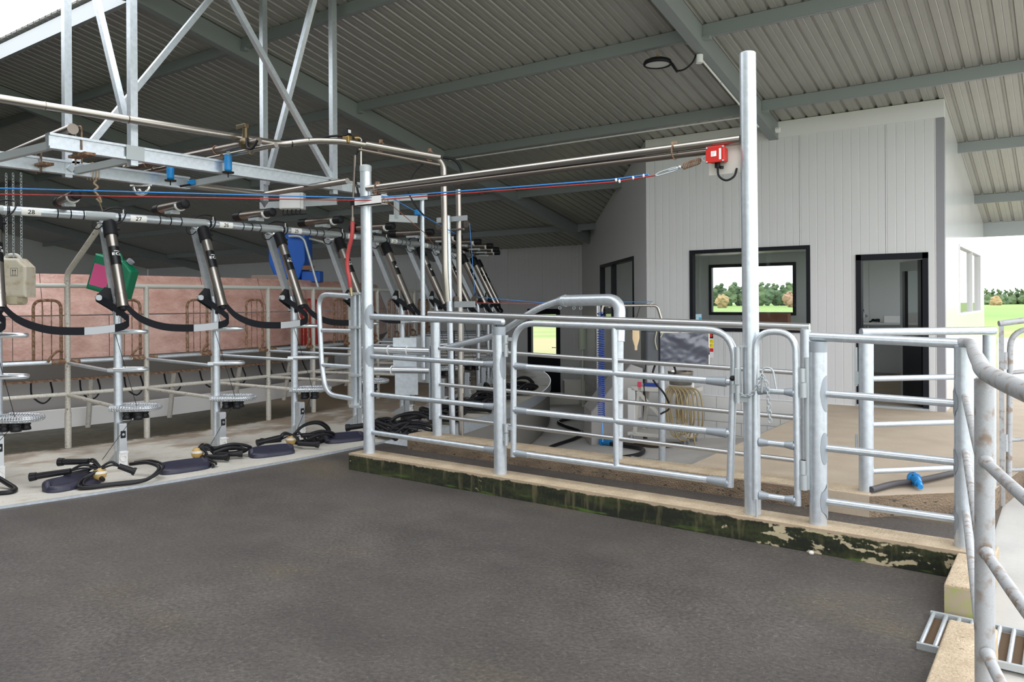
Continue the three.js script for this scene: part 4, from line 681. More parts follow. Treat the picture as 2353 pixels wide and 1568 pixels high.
  obj('guard_ring', tw([loopRing(1.40, 0.30, 0.07, 0.023), bx(-0.04, 0.05, 1.385, 1.415, -0.07, 0.07)]), M.chromeGalv, b0);
  obj('guard_ring', tw([loopRing(1.005, 0.305, 0.075, 0.023), bx(-0.07, 0.06, 0.985, 1.02, -0.08, 0.08)]), M.chromeGalv, b0);
  const disc = obj('cup_disc', tw([loopRing(0.605, 0.43, 0.15, 0.03), place(new THREE.CylinderGeometry(0.15, 0.15, 0.012, 24).scale(1.3, 1, 1), [0.2, 0.605, 0]), bx(-0.05, 0.05, 0.58, 0.63, -0.09, 0.09)]), discM, b0);
  for (const [x, z] of [[0.13, 0.06], [0.13, -0.06], [0.25, 0.06], [0.25, -0.06]]) obj('jetter_cup', [lathe([[0.022, 0], [0.042, -0.02], [0.044, -0.05], [0.036, -0.055], [0.045, -0.075], [0.048, -0.10], [0.03, -0.10]], 14).translate(x, 0.585, z).rotateY(TURN)], M.rubber, disc);
  obj('control_box', [rb([0.105, 0.235, 0], [0.085, 0.43, 0.075], 0.006)], M.galv, b0);
  obj('control_face', [bx(0.148, 0.1505, 0.10, 0.44, -0.036, 0.036)], M.chromeGalv, b0);
  const btn = obj('push_button', [rb([0.152, 0.335, 0], [0.014, 0.075, 0.05], 0.006)], M.black, b0); obj('button_dome', [ball([0.159, 0.335, 0], 0.014, [0.5, 1, 1], 12)], M.galvDull, btn);
  obj('foot_gusset', [new THREE.ExtrudeGeometry(new THREE.Shape([new THREE.Vector2(0.06, 0.012), new THREE.Vector2(-0.20, 0.012), new THREE.Vector2(0.06, 0.16)]), { depth: 0.012, bevelEnabled: false }).translate(0, 0, 0.03)], M.galvDull, b0);
  obj('hose_bracket', [bx(0.15, 0.156, 0.012, 0.16, -0.042, 0.042), bx(0.15, 0.19, 0.15, 0.157, -0.042, 0.042), new THREE.TorusGeometry(0.03, 0.008, 8, 16).rotateY(Math.PI / 2).translate(0.163, 0.09, 0)], M.white, b0);
  obj('pull_string', [sweep([V(0.03, 1.44, 0.05), V(0.20, 0.62, -0.12)], 0.003, 5), sweep([V(0.20, 0.56, -0.12), V(0.36, 0.14, 0.26)], 0.003, 5)], M.black, b0);
  const put = (o, r, t, y = 0) => { o.position.set(...polar(r, t, y)); o.rotation.y = -t * D2R; };
  for (let i = 0; i < 12; i++) {
    const t = TH0 - i * SP, o = i ? dup(b0, 'milking_bail', '', [0, 0, 0]) : b0; put(o, R_POST, t); o.userData.label = `galvanised milking bail with ram and belt, ${i ? nth[i] + ' from the left' : 'leftmost, cut by the picture edge'}`;
  }
  // cup remover cylinders across the ring pipe
  const c0 = thing('cup_remover', 'x', 'cylinder', [0, 0, 0], 0, 'cup removers on the ring pipe');
  obj('barrel', [cy([-0.33, 0, 0], [0.33, 0.0, 0], 0.049, 0.049, 20)], M.steelDark, c0);
  obj('inner_cap', [cy([-0.40, 0, 0], [-0.27, 0, 0], 0.056, 0.056, 20)], M.black, c0); obj('outer_cap', [cy([0.27, 0, 0], [0.38, 0, 0], 0.053, 0.053, 20), ball([0.38, 0, 0], 0.053, [0.4, 1, 1])], M.black, c0);
  obj('white_clip', [new THREE.TorusGeometry(0.056, 0.01, 8, 20, Math.PI * 1.1).rotateZ(Math.PI * 0.95).rotateY(Math.PI / 2).translate(0.24, -0.004, 0), new THREE.TorusGeometry(0.056, 0.01, 8, 20, Math.PI * 1.1).rotateZ(Math.PI * 0.95).rotateY(Math.PI / 2).translate(0.255, -0.004, 0)], M.white, c0);
  obj('saddle', [bx(-0.08, 0.14, -0.075, -0.045, -0.035, 0.035), bx(0.1, 0.13, -0.09, -0.06, -0.05, 0.05)], M.galvDull, c0);
  for (let i = 0; i < 11; i++) { const t = TH0 - (i + 1) * SP + 2.0, o = i ? dup(c0, 'cup_remover', '', [0, 0, 0]) : c0; put(o, 11.86, t, H_PIPE + 0.14); o.userData.label = `brown steel cup remover cylinder on the ring pipe, ${ord(i)}`; }
  // rubber pads on the deck
  const padG = (() => { const s = new THREE.Shape(); s.moveTo(-0.30, 0); s.bezierCurveTo(-0.30, 0.13, -0.2, 0.15, -0.05, 0.15); s.lineTo(0.1, 0.14); s.bezierCurveTo(0.24, 0.12, 0.30, 0.08, 0.30, 0); s.bezierCurveTo(0.30, -0.12, 0.22, -0.15, 0.05, -0.15); s.lineTo(-0.12, -0.15); s.bezierCurveTo(-0.26, -0.14, -0.30, -0.1, -0.30, 0); const g = new THREE.ExtrudeGeometry(s, { depth: 0.02, bevelEnabled: true, bevelThickness: 0.05, bevelSize: 0.05, bevelOffset: -0.05, bevelSegments: 5, curveSegments: 10 }).rotateX(-Math.PI / 2).translate(0, 0.05, 0); const p = g.attributes.position; for (let i = 0; i < p.count; i++) if (p.getY(i) > 0.05) p.setY(i, p.getY(i) + (p.getZ(i) > 0.02 ? -0.03 : 0.015)); g.computeVertexNormals(); return g; })();
  const p0 = obj('kick_pad', [padG], M.pad); tag(p0, 'x', 'pad', 'rubber pads on the platform deck');
  [[12.9, 13.2], [12.92, 8.75], [12.88, 4.3], [12.87, -0.3], [12.95, -5.0]].forEach(([r, t], i) => { const o = i ? dup(p0, 'kick_pad', '', [0, 0, 0]) : p0; o.position.set(...polar(r, t, -0.008)); o.rotation.y = -t * D2R + Math.PI / 2 + 0.35; o.scale.set(0.84, 0.85, 0.9); o.userData.label = `dark blue grey rubber pad on the deck, ${ord(i)}`; });
  // milking clusters
  function cluster(variant) {
    const c = thing('milking_cluster', 'x', 'cluster', [0, 0, 0], 0, 'milking clusters lying on the deck');
    const claw = obj('claw_bowl', [lathe([[0.0, 0], [0.03, 0.0], [0.05, 0.02], [0.058, 0.05], [0.055, 0.07], [0.03, 0.10], [0.0, 0.105]], 20).translate(0, 0.03, 0)], M.amber, c);
    obj('claw_ring', [cy([0, 0.085, 0], [0, 0.105, 0], 0.06, 0.055, 20)], M.offWhite, claw); obj('claw_nozzle', [cy([0.04, 0.05, 0.02], [0.09, 0.045, 0.05], 0.018), cy([-0.02, 0.035, 0.05], [-0.03, 0.03, 0.085], 0.014)], M.black, claw);
    const cups = variant === 0 ? [[[-0.10, 0.18, 0.02], [-0.34, 0.175, 0.10]], [[-0.16, 0.12, 0.14], [-0.42, 0.085, 0.30]], [[0.10, 0.13, -0.10], [0.20, 0.07, -0.18]], [[-0.14, 0.09, -0.02], [-0.26, 0.06, 0.12]]]
      : variant === 1 ? [[[0.14, 0.06, -0.02], [0.40, 0.05, -0.06]], [[0.12, 0.10, -0.08], [0.38, 0.10, -0.14]], [[0.10, 0.05, 0.05], [0.30, 0.045, 0.08]], [[0.05, 0.10, -0.12], [0.22, 0.06, -0.24]]]
      : [[[-0.12, 0.12, 0.03], [-0.34, 0.09, 0.12]], [[0.10, 0.12, 0.0], [0.33, 0.10, -0.08]], [[0.06, 0.06, 0.12], [0.26, 0.05, 0.20]], [[-0.1, 0.07, -0.1], [-0.3, 0.055, -0.16]]];
    for (const [a, b] of cups) {
      const A = V(...a), B = V(...b), d = B.clone().sub(A), q = (f) => A.clone().addScaledVector(d, f).toArray();
      const cp = obj('teat_cup', [cy(q(0), q(0.9), 0.024, 0.027, 14), cy(q(0.84), q(1), 0.032, 0.036, 14), cy(q(0.99), q(1.005), 0.02, 0.02, 12)], M.rubber, c);
      obj('short_tube', [rope([q(0.03), A.clone().multiplyScalar(0.6).add(V(0, 0.09, 0)).toArray(), [0.01, 0.13, 0.0]], 0.011, 14, 8), rope([q(0.05), A.clone().multiplyScalar(0.6).add(V(0.03, 0.07, 0.02)).toArray(), [0.02, 0.12, 0.01]], 0.008, 14, 8)], M.rubber, cp);
    }
    const hose = variant === 0 ? [[0.0, 0.10, 0.05], [-0.03, 0.06, 0.14], [0.05, 0.022, 0.24], [0.22, 0.022, 0.10], [0.38, 0.03, -0.12], [0.36, 0.09, -0.28], [0.2, 0.12, -0.32], [0.02, 0.10, -0.30]]
      : variant === 1 ? [[0.05, 0.05, 0.03], [0.10, 0.04, 0.16], [0.20, 0.02, 0.28], [0.22, 0.02, 0.34]] : [[0.0, 0.1, 0.0], [0.12, 0.20, -0.10], [0.30, 0.20, -0.22], [0.40, 0.10, -0.28], [0.36, 0.02, -0.22], [0.26, 0.02, -0.08], [0.22, 0.08, -0.02]];
    obj('milk_hose', [rope(hose, 0.016, 60, 10), rope(hose.map(([x, y, z]) => [x + 0.02, y + 0.012, z - 0.03]), 0.011, 60, 8)], M.rubber, c);
    if (variant === 3) obj('hose_heap', [rope(Array.from({ length: 22 }, (_, i) => [0.05 + 0.2 * Math.cos(i * 1.15) + 0.01 * (i % 5), 0.05 + 0.06 * (i % 3) + 0.02 * Math.sin(i * 2.1), -0.05 + 0.15 * Math.sin(i * 1.15)]), 0.017, 220, 8)], M.rubber, c);
    if (variant !== 0) obj('coiled_hose', [rope([[0.16, 0.09, 0.05], [0.30, 0.12, -0.02], [0.42, 0.07, -0.14], [0.34, 0.03, -0.22], [0.18, 0.03, -0.16], [0.14, 0.10, -0.04], [0.30, 0.14, -0.08], [0.45, 0.08, -0.2], [0.3, 0.025, -0.28], [0.1, 0.03, -0.18]], 0.015, 80, 10)], M.rubber, c);
    return c;
  }
  const cl = [cluster(0), cluster(1), cluster(2), cluster(3)], clw = ['spread over the pad near tag 28', 'with coiled hose by the bail right of tag 27', 'with looped hose by the bail right of tag 26', 'behind the lower rail right of the capped post', 'piled beside the far kerb end', 'half hidden behind the far fence post', 'beyond the far fence, second from the pit', 'beyond the far fence, nearest the pit'];
  [[0, 12.92, 12.2, 0.5], [1, 12.6, 7.5, 0.9], [2, 12.7, 2.6, 1.0], [3, 13.1, -2.2, 0.2], [3, 13.0, -7.2, 0.9], [3, 12.9, -12.2, 0.6], [3, 12.85, -17.2, 1.5], [3, 12.8, -22.2, 0.4]].forEach(([v, r, t, a], i) => { const o = i < 4 ? cl[v] : dup(cl[v], 'milking_cluster', '', [0, 0, 0]); o.position.set(...polar(r, t, 0.012)); o.rotation.y = -t * D2R + a; o.scale.setScalar(i > 2 ? 1.3 : 1.12); o.userData.label = `black milking cluster with amber bowl ${clw[i]}`; });
  // left edge: next bail's hose in the corner
  const eh = obj('milk_hose', [rope([polar(12.45, 15.7, 0.12), polar(12.6, 15.3, 0.06), polar(12.75, 15.1, 0.03), polar(12.85, 15.3, 0.03), polar(12.8, 16, 0.03)], 0.022, 40, 10)], M.rubber); tag(eh, 'black hose hanging at the left picture edge by the first bail', 'hose');
}

// ---------------------------------------------------------------- frame and pipework over the platform
{
  const XA = -7.45, XB = -8.3, ZN = -3.95, ZS = -6.5, ZBN = -3.72, ZBS = -6.1, YB = 3.02;
  const fr = thing('hanging_truss', 'galvanised box section frame hung from the roof over the platform', 'frame');
  const chan = (x, z0, z1, y) => [bx(x - 0.04, x + 0.03, y, y + 0.14, z0, z1), bx(x + 0.03, x + 0.05, y + 0.118, y + 0.14, z0, z1), bx(x + 0.03, x + 0.05, y, y + 0.022, z0, z1)];
  obj('lower_beam', chan(XA, -3.17, -7.4, 3.1), M.galv, fr); obj('lower_beam', chan(XB, -2.1, -5.05, YB), M.galv, fr);
  for (const [x, z, top] of [[XA, ZN, 5.6], [XA, ZS, roofY(ZS) - 0.02], [XB, ZBN, 5.6], [XB, ZBS, roofY(ZBS) - 0.02]]) obj('hanger', [bx(x - 0.036, x + 0.036, x === XB ? YB - 0.03 : 3.05, top, z - 0.036, z + 0.036)], M.galv, fr);
  obj('hanger_head', [bar([XB - 0.1, 5.62, ZBN], [XA + 0.1, 5.62, ZN], 0.1, 0.1)], M.galv, fr);
  const dg = (a, b) => obj('diagonal', [bar(a, b, 0.06, 0.06)], M.galv, fr);
  dg([XA - 0.02, 3.25, -6.48], [XA - 0.02, 5.6, -4.65]); dg([XB + 0.02, 3.06, -3.72], [XB + 0.02, 5.62, -5.55]); dg([-7.56, 3.5, ZN + 0.01], [-8.45, 5.6, ZN + 0.01]); dg([-8.25, 3.2, ZBS + 0.01], [-7.28, 5.5, ZBS - 0.02]);
  for (const z of [-3.2, ZN - 0.03, -5.2]) obj('cross_member', [bar([XB, 3.06, z + 0.2], [XA, 3.13, z], 0.05, 0.07)], M.galvDull, fr);
  obj('gusset', [bx(XA + 0.052, XA + 0.056, 3.1, 3.24, ZN - 0.09, ZN + 0.09)], M.galvDull, fr); obj('gusset', [bx(XA + 0.052, XA + 0.056, 3.1, 3.24, ZS - 0.09, ZS + 0.09)], M.galvDull, fr);
  obj('hanger_foot', [new THREE.ConeGeometry(0.07, 0.09, 4).rotateX(Math.PI).translate(XB, 2.95, ZBS)], M.wallTrim, fr);
  // stainless cross bar and clamps at the near end
  const cb = thing('brown_pipe', 'brown steel pipe clamped across the near end of the frame', 'pipe');
  obj('pipe_tube', [cy([-9.6, 3.28, -3.55], [-7.38, 3.30, -3.36], 0.05, 0.05, 16)], M.steelDark, cb);
  for (const x of [-8.3, -7.47]) obj('u_bolt', [pipe([[x - 0.06, 3.0, -3.45], [x - 0.06, 3.35, -3.45], [x + 0.06, 3.35, -3.45], [x + 0.06, 3.0, -3.45]], 0.008, 0.05, 8), bx(x - 0.1, x + 0.22, 3.06, 3.085, -3.5, -3.4)], M.rust, cb);
  // main wash line
  const ml = thing('stainless_line', 'long stainless line crossing the top of the frame with an offset bend', 'pipe');
  obj('pipe_tube', [pipe([[-7.42, 3.45, -2.3], [-7.05, 3.45, -5.42], [-6.83, 3.50, -5.65], [-6.56, 3.495, -5.87], [-5.66, 3.29, -6.53], [-5.645, 2.0, -6.53], [-5.645, 1.7, -6.56]], 0.036, 0.12, 16)], M.steel, ml);
  for (const f of [[-7.33, 3.45, -3.1], [-7.24, 3.45, -3.8], [-7.10, 3.45, -5.0]]) obj('clamp_ring', [new THREE.TorusGeometry(0.038, 0.004, 6, 16).rotateX(0).rotateY(-0.1).translate(...f)], M.steelDark, ml);
  for (const [a, b] of [[[-6.98, 3.462, -5.49], [-6.975, 3.463, -5.5]], [[-6.72, 3.497, -5.75], [-6.715, 3.497, -5.755]], [[-6.85, 3.495, -5.63], [-6.845, 3.496, -5.635]]]) obj('strap', [cy(a, b, 0.039, 0.039, 14)], M.black, ml);
  obj('sleeve', [cy([-6.35, 3.455, -6.02], [-5.68, 3.305, -6.51], 0.043, 0.043, 16)], M.steel, ml);
  for (const p of [[-6.22, 3.425, -6.115], [-5.78, 3.325, -6.44]]) obj('clamp', [new THREE.TorusGeometry(0.052, 0.006, 6, 16).rotateY(0.8).translate(...p), bx(p[0] - 0.015, p[0] + 0.015, p[1] + 0.05, p[1] + 0.085, p[2] - 0.015, p[2] + 0.015)], M.rust, ml);
  obj('lower_line', [cy([-6.42, 3.40, -5.97], [-5.68, 3.22, -6.51], 0.022, 0.022, 12)], M.steelDark, ml);
  obj('black_cable', [rope([[-7.05, 3.50, -5.4], [-6.85, 3.53, -5.68], [-6.6, 3.56, -5.86], [-6.4, 3.50, -6.0], [-6.36, 3.46, -6.03], [-6.44, 3.40, -5.98], [-6.47, 3.2, -5.94], [-6.43, 2.9, -5.97]], 0.012, 50, 8), rope([[-5.66, 3.31, -6.52], [-5.56, 3.28, -6.60], [-5.50, 3.18, -6.64], [-5.49, 3.0, -6.65]], 0.016, 20, 8), rope([[-5.80, 3.28, -6.42], [-5.92, 3.15, -6.34], [-5.98, 2.95, -6.30], [-5.90, 2.75, -6.35], [-5.80, 2.62, -6.42]], 0.009, 26, 8)], M.black, ml);
  const sv = thing('solenoid_valve', 'brass solenoid valve with black coil on the stainless line', 'valve');
  obj('valve_body', [rb([-6.53, 3.51, -5.90], [0.11, 0.09, 0.07], 0.015), cy([-6.46, 3.53, -5.95], [-6.42, 3.53, -5.98], 0.02)], mat([0.30, 0.20, 0.07], 0.35, 0.8), sv);
  obj('coil', [rb([-6.53, 3.60, -5.90], [0.075, 0.07, 0.06], 0.01), bx(-6.56, -6.50, 3.555, 3.575, -5.94, -5.86)], M.black, sv); obj('coil_sticker', [bx(-6.495, -6.491, 3.585, 3.62, -5.92, -5.88)], M.white, sv);
  obj('drop_tube', [pipe([[-6.45, 3.53, -5.96], [-6.40, 3.53, -5.99], [-6.40, 3.40, -5.99], [-6.25, 2.95, -5.85], [-5.92, 2.9, -5.42]], 0.013, 0.03, 10)], M.steel, sv);
  // twin vacuum lines across the frame
  const vl = thing('vacuum_line', 'twin brown vacuum lines crossing behind the frame', 'pipe');
  obj('pipe_tube', [cy([-9.35, 3.36, -4.9], [-6.75, 3.36, -4.9], 0.038, 0.038, 14), cy([-9.38, 3.36, -4.9], [-9.33, 3.36, -4.9], 0.055, 0.055, 14)], M.steelDark, vl);
  obj('pipe_tube', [cy([-9.2, 3.29, -4.97], [-6.6, 3.32, -5.0], 0.026, 0.026, 14)], M.steel, vl);
  for (const x of [-8.9, -8.3, -7.5, -7.0]) obj('clamp', [new THREE.TorusGeometry(0.044, 0.007, 6, 14).rotateY(Math.PI / 2).translate(x, 3.36, -4.9), new THREE.TorusGeometry(0.032, 0.006, 6, 14).rotateY(Math.PI / 2).translate(x, 3.30, -4.98)], M.rust, vl);
  obj('valve', [ball([-6.95, 3.36, -4.88], 0.065, [1, 1, 1], 14), cy([-6.95, 3.40, -4.88], [-6.95, 3.52, -4.88], 0.03), rb([-7.0, 3.54, -4.88], [0.16, 0.05, 0.06], 0.01)], mat([0.12, 0.09, 0.05], 0.35, 0.8), vl);
  obj('hose_loop', [rope([[-6.9, 3.40, -4.86], [-6.86, 3.30, -4.84], [-6.78, 3.28, -4.84], [-6.72, 3.36, -4.86]], 0.014, 18, 8)], M.black, vl);
  // blue sensors
  const s0 = thing('blue_sensor', 'blue cylindrical sensor under the upper frame beam', 'sensor', [-7.33, 3.20, -4.93]);
  obj('sensor_body', [cy([0, -0.07, 0], [0, 0.09, 0], 0.04, 0.04, 18), cy([0, 0.02, 0], [0, 0.03, 0], 0.042, 0.042, 18), cy([0, -0.09, 0], [0, -0.07, 0], 0.03, 0.04, 18)], M.blue, s0); obj('sensor_flange', [cy([0, -0.105, 0], [0, -0.09, 0], 0.062, 0.062, 18), cy([0, -0.15, 0], [0, -0.1, 0], 0.006, 0.006, 8)], M.black, s0); obj('sensor_neck', [cy([0, 0.09, 0], [0, 0.16, 0], 0.02, 0.02, 12)], M.offWhite, s0);
  dup(s0, 'blue_sensor', 'blue cylindrical sensor above the small blue box', [-8.1, 3.16, -4.72]);
  const sb = thing('blue_box', 'small blue valve box on the lower frame beam', 'box'); obj('box_body', [rb([-8.15, 3.08, -5.02], [0.10, 0.06, 0.07], 0.008, [0, 0.4, 0.15])], M.blue, sb); obj('arm', [cy([-8.3, 3.03, -4.9], [-8.14, 3.06, -5.0], 0.012)], M.black, sb);
  const yk = thing('chrome_yoke', 'chrome half ring hanging under the lower frame beam', 'fitting'); obj('half_ring', [new THREE.TorusGeometry(0.085, 0.018, 10, 20, Math.PI).rotateZ(Math.PI).rotateY(0.6).translate(-8.27, 2.985, -4.48)], M.chrome, yk); obj('bolt', [cy([-8.37, 2.995, -4.41], [-8.17, 2.995, -4.55], 0.01, 0.01, 8), ball([-8.27, 2.94, -4.46], 0.022)], M.chrome, yk);
  const st = thing('steel_tube', 'stainless tubes meeting at the foot of the far hanger', 'pipe'); obj('tube', [cy([XB + 0.01, 3.07, -5.05], [XB, 3.08, ZBS], 0.045, 0.045, 16)], M.steel, st); obj('tube', [cy([XB, 3.08, ZBS], [-6.75, 3.10, -6.1], 0.035, 0.035, 16)], M.steel, st);
  // rope, chains and cans
  const rp = thing('hanging_rope', 'knotted brown rope hanging from the lower frame beam', 'rope'); for (let i = 0; i < 3; i++) obj('wrap', [pipe([[-8.36, 3.0, -4.01 + i * 0.03], [-8.36, 3.17, -4.01 + i * 0.03], [-8.24, 3.17, -4.01 + i * 0.03], [-8.24, 3.0, -4.01 + i * 0.03]], 0.006, 0.01, 6)], M.cord, rp);
  obj('knot', [rope([[-8.25, 3.0, -3.99], [-8.265, 2.96, -3.97], [-8.25, 2.92, -4.0], [-8.265, 2.88, -3.97], [-8.25, 2.85, -3.99], [-8.24, 2.80, -4.02], [-8.25, 2.765, -4.03], [-8.26, 2.80, -3.99]], 0.011, 40, 8)], M.cord, rp); obj('tail', [cy([-8.26, 2.85, -3.99], [-8.40, 2.70, -4.12], 0.006, 0.006, 6)], M.cord, rp);
  const can = (mat1, h, w, d) => { const s = new THREE.Shape(); s.moveTo(-w / 2, -h / 2); s.lineTo(w / 2, -h / 2); s.lineTo(w / 2, h * 0.28); s.lineTo(w * 0.22, h / 2); s.lineTo(-w / 2, h / 2); s.closePath(); const g = new THREE.ExtrudeGeometry(s, { depth: d - 0.06, bevelEnabled: true, bevelThickness: 0.03, bevelSize: 0.03, bevelSegments: 4, bevelOffset: -0.03 }).translate(0, 0, -d / 2 + 0.03); return g; };
  const CANTURN = 0.62;
  const gc = thing('green_jerrycan', 'green plastic jerrycan with a pink label behind the bail strut', 'jerrycan', [-8.92, 2.01, -4.50], CANTURN);
  gc.rotation.z = -0.28; obj('can_body', [can(0, 0.42, 0.46, 0.2)], mat([0.0, 0.16, 0.075], 0.4), gc); obj('cap', [cy([0.13, 0.2, 0], [0.15, 0.235, 0], 0.04, 0.04, 14)], M.wallTrim, gc); obj('handle', [pipe([[-0.12, 0.2, 0], [-0.1, 0.27, 0], [0.0, 0.27, 0], [0.04, 0.2, 0]], 0.02, 0.04, 10)], mat([0.0, 0.16, 0.075], 0.4), gc);
  obj('pink_label', [bx(-0.20, 0.0, -0.15, 0.10, 0.1, 0.1015)], mat([0.62, 0.08, 0.24], 0.6), gc); obj('white_print', [new THREE.PlaneGeometry(0.07, 0.05).translate(0.12, -0.03, 0.1018)], mat(0xffffff, 0.5, 0, { map: canvasTex(96, 64, (c) => { c.fillStyle = '#005a3a'; c.fillRect(0, 0, 96, 64); c.fillStyle = '#fff'; c.font = 'bold italic 62px sans-serif'; c.textAlign = 'center'; c.textBaseline = 'middle'; c.fillText('m', 48, 30); }) }), gc, true).userData.label = 'white letter m';
  const wc = thing('white_jerrycan', 'dirty white jerrycan hung on chains at the left edge', 'jerrycan', [-9.23, 1.98, -3.6], CANTURN);
  obj('can_body', [can(0, 0.42, 0.34, 0.2)], mat(0xffffff, 0.5, 0, { map: colourTex(128, 128, (u, v) => mixc([0.55, 0.50, 0.40], [0.36, 0.27, 0.15], smooth(-0.05, 0.35, tile(u, v, 5, 4, 3)) * 0.7), [2, 2]) }), wc); obj('tap', [cy([0.0, -0.28, 0.03], [0.0, -0.2, 0.03], 0.07, 0.09, 14), cy([-0.05, -0.24, 0.03], [0.12, -0.24, 0.03], 0.05, 0.05, 12)], mat([0.45, 0.40, 0.28], 0.5), wc); obj('handle', [pipe([[-0.12, 0.2, 0], [-0.08, 0.25, 0], [0.02, 0.25, 0], [0.06, 0.2, 0]], 0.02, 0.04, 10)], M.offWhite, wc);
  obj('arrow_mark', [new THREE.PlaneGeometry(0.08, 0.09).translate(0.05, 0.06, 0.1018)], mat(0xffffff, 0.5, 0, { map: canvasTex(64, 72, (c) => { c.fillStyle = '#c9c1ae'; c.fillRect(0, 0, 64, 72); c.strokeStyle = '#222'; c.lineWidth = 3; c.strokeRect(3, 3, 58, 66); for (const x of [22, 42]) { c.fillStyle = '#222'; c.fillRect(x - 2, 22, 4, 34); c.beginPath(); c.moveTo(x - 8, 26); c.lineTo(x, 10); c.lineTo(x + 8, 26); c.fill(); } c.fillRect(12, 58, 40, 4); }) }), wc, true).userData.label = 'two up arrows'; obj('pink_label', [bx(-0.17, -0.08, -0.13, 0.0, 0.1, 0.1015)], mat([0.5, 0.05, 0.16], 0.6), wc);
  const lk = new THREE.TorusGeometry(0.012, 0.0032, 5, 10).scale(1, 1.6, 1);
  [[-9.27, -3.53], [-9.2, -3.57], [-9.13, -3.62]].forEach(([x, z], j) => { const c = thing('hanging_chain', ['leftmost', 'middle', 'rightmost'][j] + ' of three chains holding the white jerrycan', 'chain', [0, 0, 0], 0, 'chains over the white jerrycan'); for (let y = 3.09; y > 2.22; y -= 0.031) { const o = share('chain_link', lk, M.galvDull, c, [x, y, z]); o.rotation.y = Math.round(y / 0.031) % 2 ? 0.4 : 1.97; } });
  // posts, lines and pulleys right of the capped post
  const ps = thing('slim_post', 'slim galvanised post with a pulley bracket beyond the capped post', 'post'); obj('post_tube', [cy([-6.69, 0.7, -7.3], [-6.69, 3.06, -7.3], 0.03, 0.03, 14)], M.galv, ps); obj('bracket', [bx(-6.86, -6.66, 3.0, 3.03, -7.33, -7.27), rb([-6.84, 3.05, -7.3], [0.08, 0.05, 0.06], 0.006)], M.galvDull, ps);
  obj('foot_plate', [bx(-6.95, -6.60, 1.05, 1.25, -7.34, -7.33), bx(-6.92, -6.6, 0.66, 1.0, -7.34, -7.325)], M.galvDull, ps);
  const ea = thing('exit_arm', 'thick galvanised actuator arms with white clips by the far kerb post', 'arm'); obj('arm_tube', [cy([-6.95, 1.13, -6.42], [-6.0, 1.115, -6.75], 0.046, 0.046, 18), ball([-6.95, 1.13, -6.42], 0.05)], M.chromeGalv, ea); obj('arm_tube', [cy([-6.72, 0.90, -6.35], [-6.0, 0.89, -6.75], 0.036, 0.036, 18), ball([-6.72, 0.9, -6.35], 0.038)], M.chromeGalv, ea); obj('arm_plate', [bar([-6.55, 1.06, -6.62], [-6.3, 1.06, -6.76], 0.012, 0.42)], M.galv, ea); obj('arm_plate', [bar([-6.52, 0.72, -6.62], [-6.28, 0.72, -6.76], 0.012, 0.26)], M.galv, ea); for (const f of [[-6.56, 1.125, -6.555], [-6.33, 1.12, -6.635], [-6.45, 0.895, -6.5]]) obj('clip', [new THREE.TorusGeometry(0.05, 0.007, 8, 18).rotateY(Math.PI / 2 + 0.35).translate(...f)], M.white, ea);
  const p2 = thing('pulley_post', 'galvanised post with two cord pulleys by the far kerb end', 'post'); obj('post_tube', [cy([-5.86, -0.1, -6.9], [-5.925, 2.70, -6.9], 0.036, 0.036, 16), ball([-5.925, 2.70, -6.9], 0.036, [1, 0.5, 1])], M.galv, p2); obj('pulley_bar', [bx(-6.13, -5.66, 2.64, 2.70, -6.945, -6.937)], M.galvDull, p2); obj('pulley_bar', [bx(-5.86, -5.55, 1.63, 1.70, -6.945, -6.937)], M.galvDull, p2); obj('guide_bar', [cy([-6.05, 2.55, -6.93], [-5.7, 2.54, -6.93], 0.012, 0.012, 8)], M.steelDark, p2);
  for (const [x, y] of [[-6.11, 2.60], [-5.68, 2.60], [-5.57, 1.72], [-5.85, 1.72]]) obj('pulley', [cy([x, y, -6.965], [x, y, -6.945], 0.042, 0.042, 16), cy([x, y, -6.97], [x, y, -6.94], 0.012, 0.012, 8)], M.steelDark, p2);
  const rs = thing('riser_pipe', 'stainless riser pipe behind the pulley post', 'pipe'); obj('pipe_tube', [cy([-5.815, -0.4, -7.0], [-5.84, 3.02, -7.0], 0.032, 0.032, 16)], M.steel, rs); obj('black_pipe', [cy([-5.97, -0.4, -7.05], [-5.97, 1.35, -7.05], 0.018, 0.018, 10)], M.black, rs); obj('union', [cy([-5.818, 0.62, -7.0], [-5.819, 0.68, -7.0], 0.04, 0.04, 14), cy([-5.97, 0.64, -7.02], [-5.82, 0.65, -7.0], 0.012)], M.steel, rs);
  const dn = thing('down_cord', 'thin blue cord dropping from the right pulley to the pit', 'cord'); obj('cord_run', [sweep([V(-5.64, 2.6, -6.96), V(-5.57, 1.75, -6.97), V(-5.1, 1.68, -7.6), V(-4.4, 1.68, -9.2)], 0.004, 6)], mat([0.02, 0.18, 0.5], 0.5), dn);
  const dr = thing('tripping_line', 'thin red cord running low across to the big pipe', 'cord'); obj('cord_run', [sweep([V(-5.57, 1.68, -6.96), V(-4.6, 1.66, -7.6), V(-4.5, 1.65, -8.6)], 0.004, 6)], mat([0.4, 0.03, 0.03], 0.5), dr);
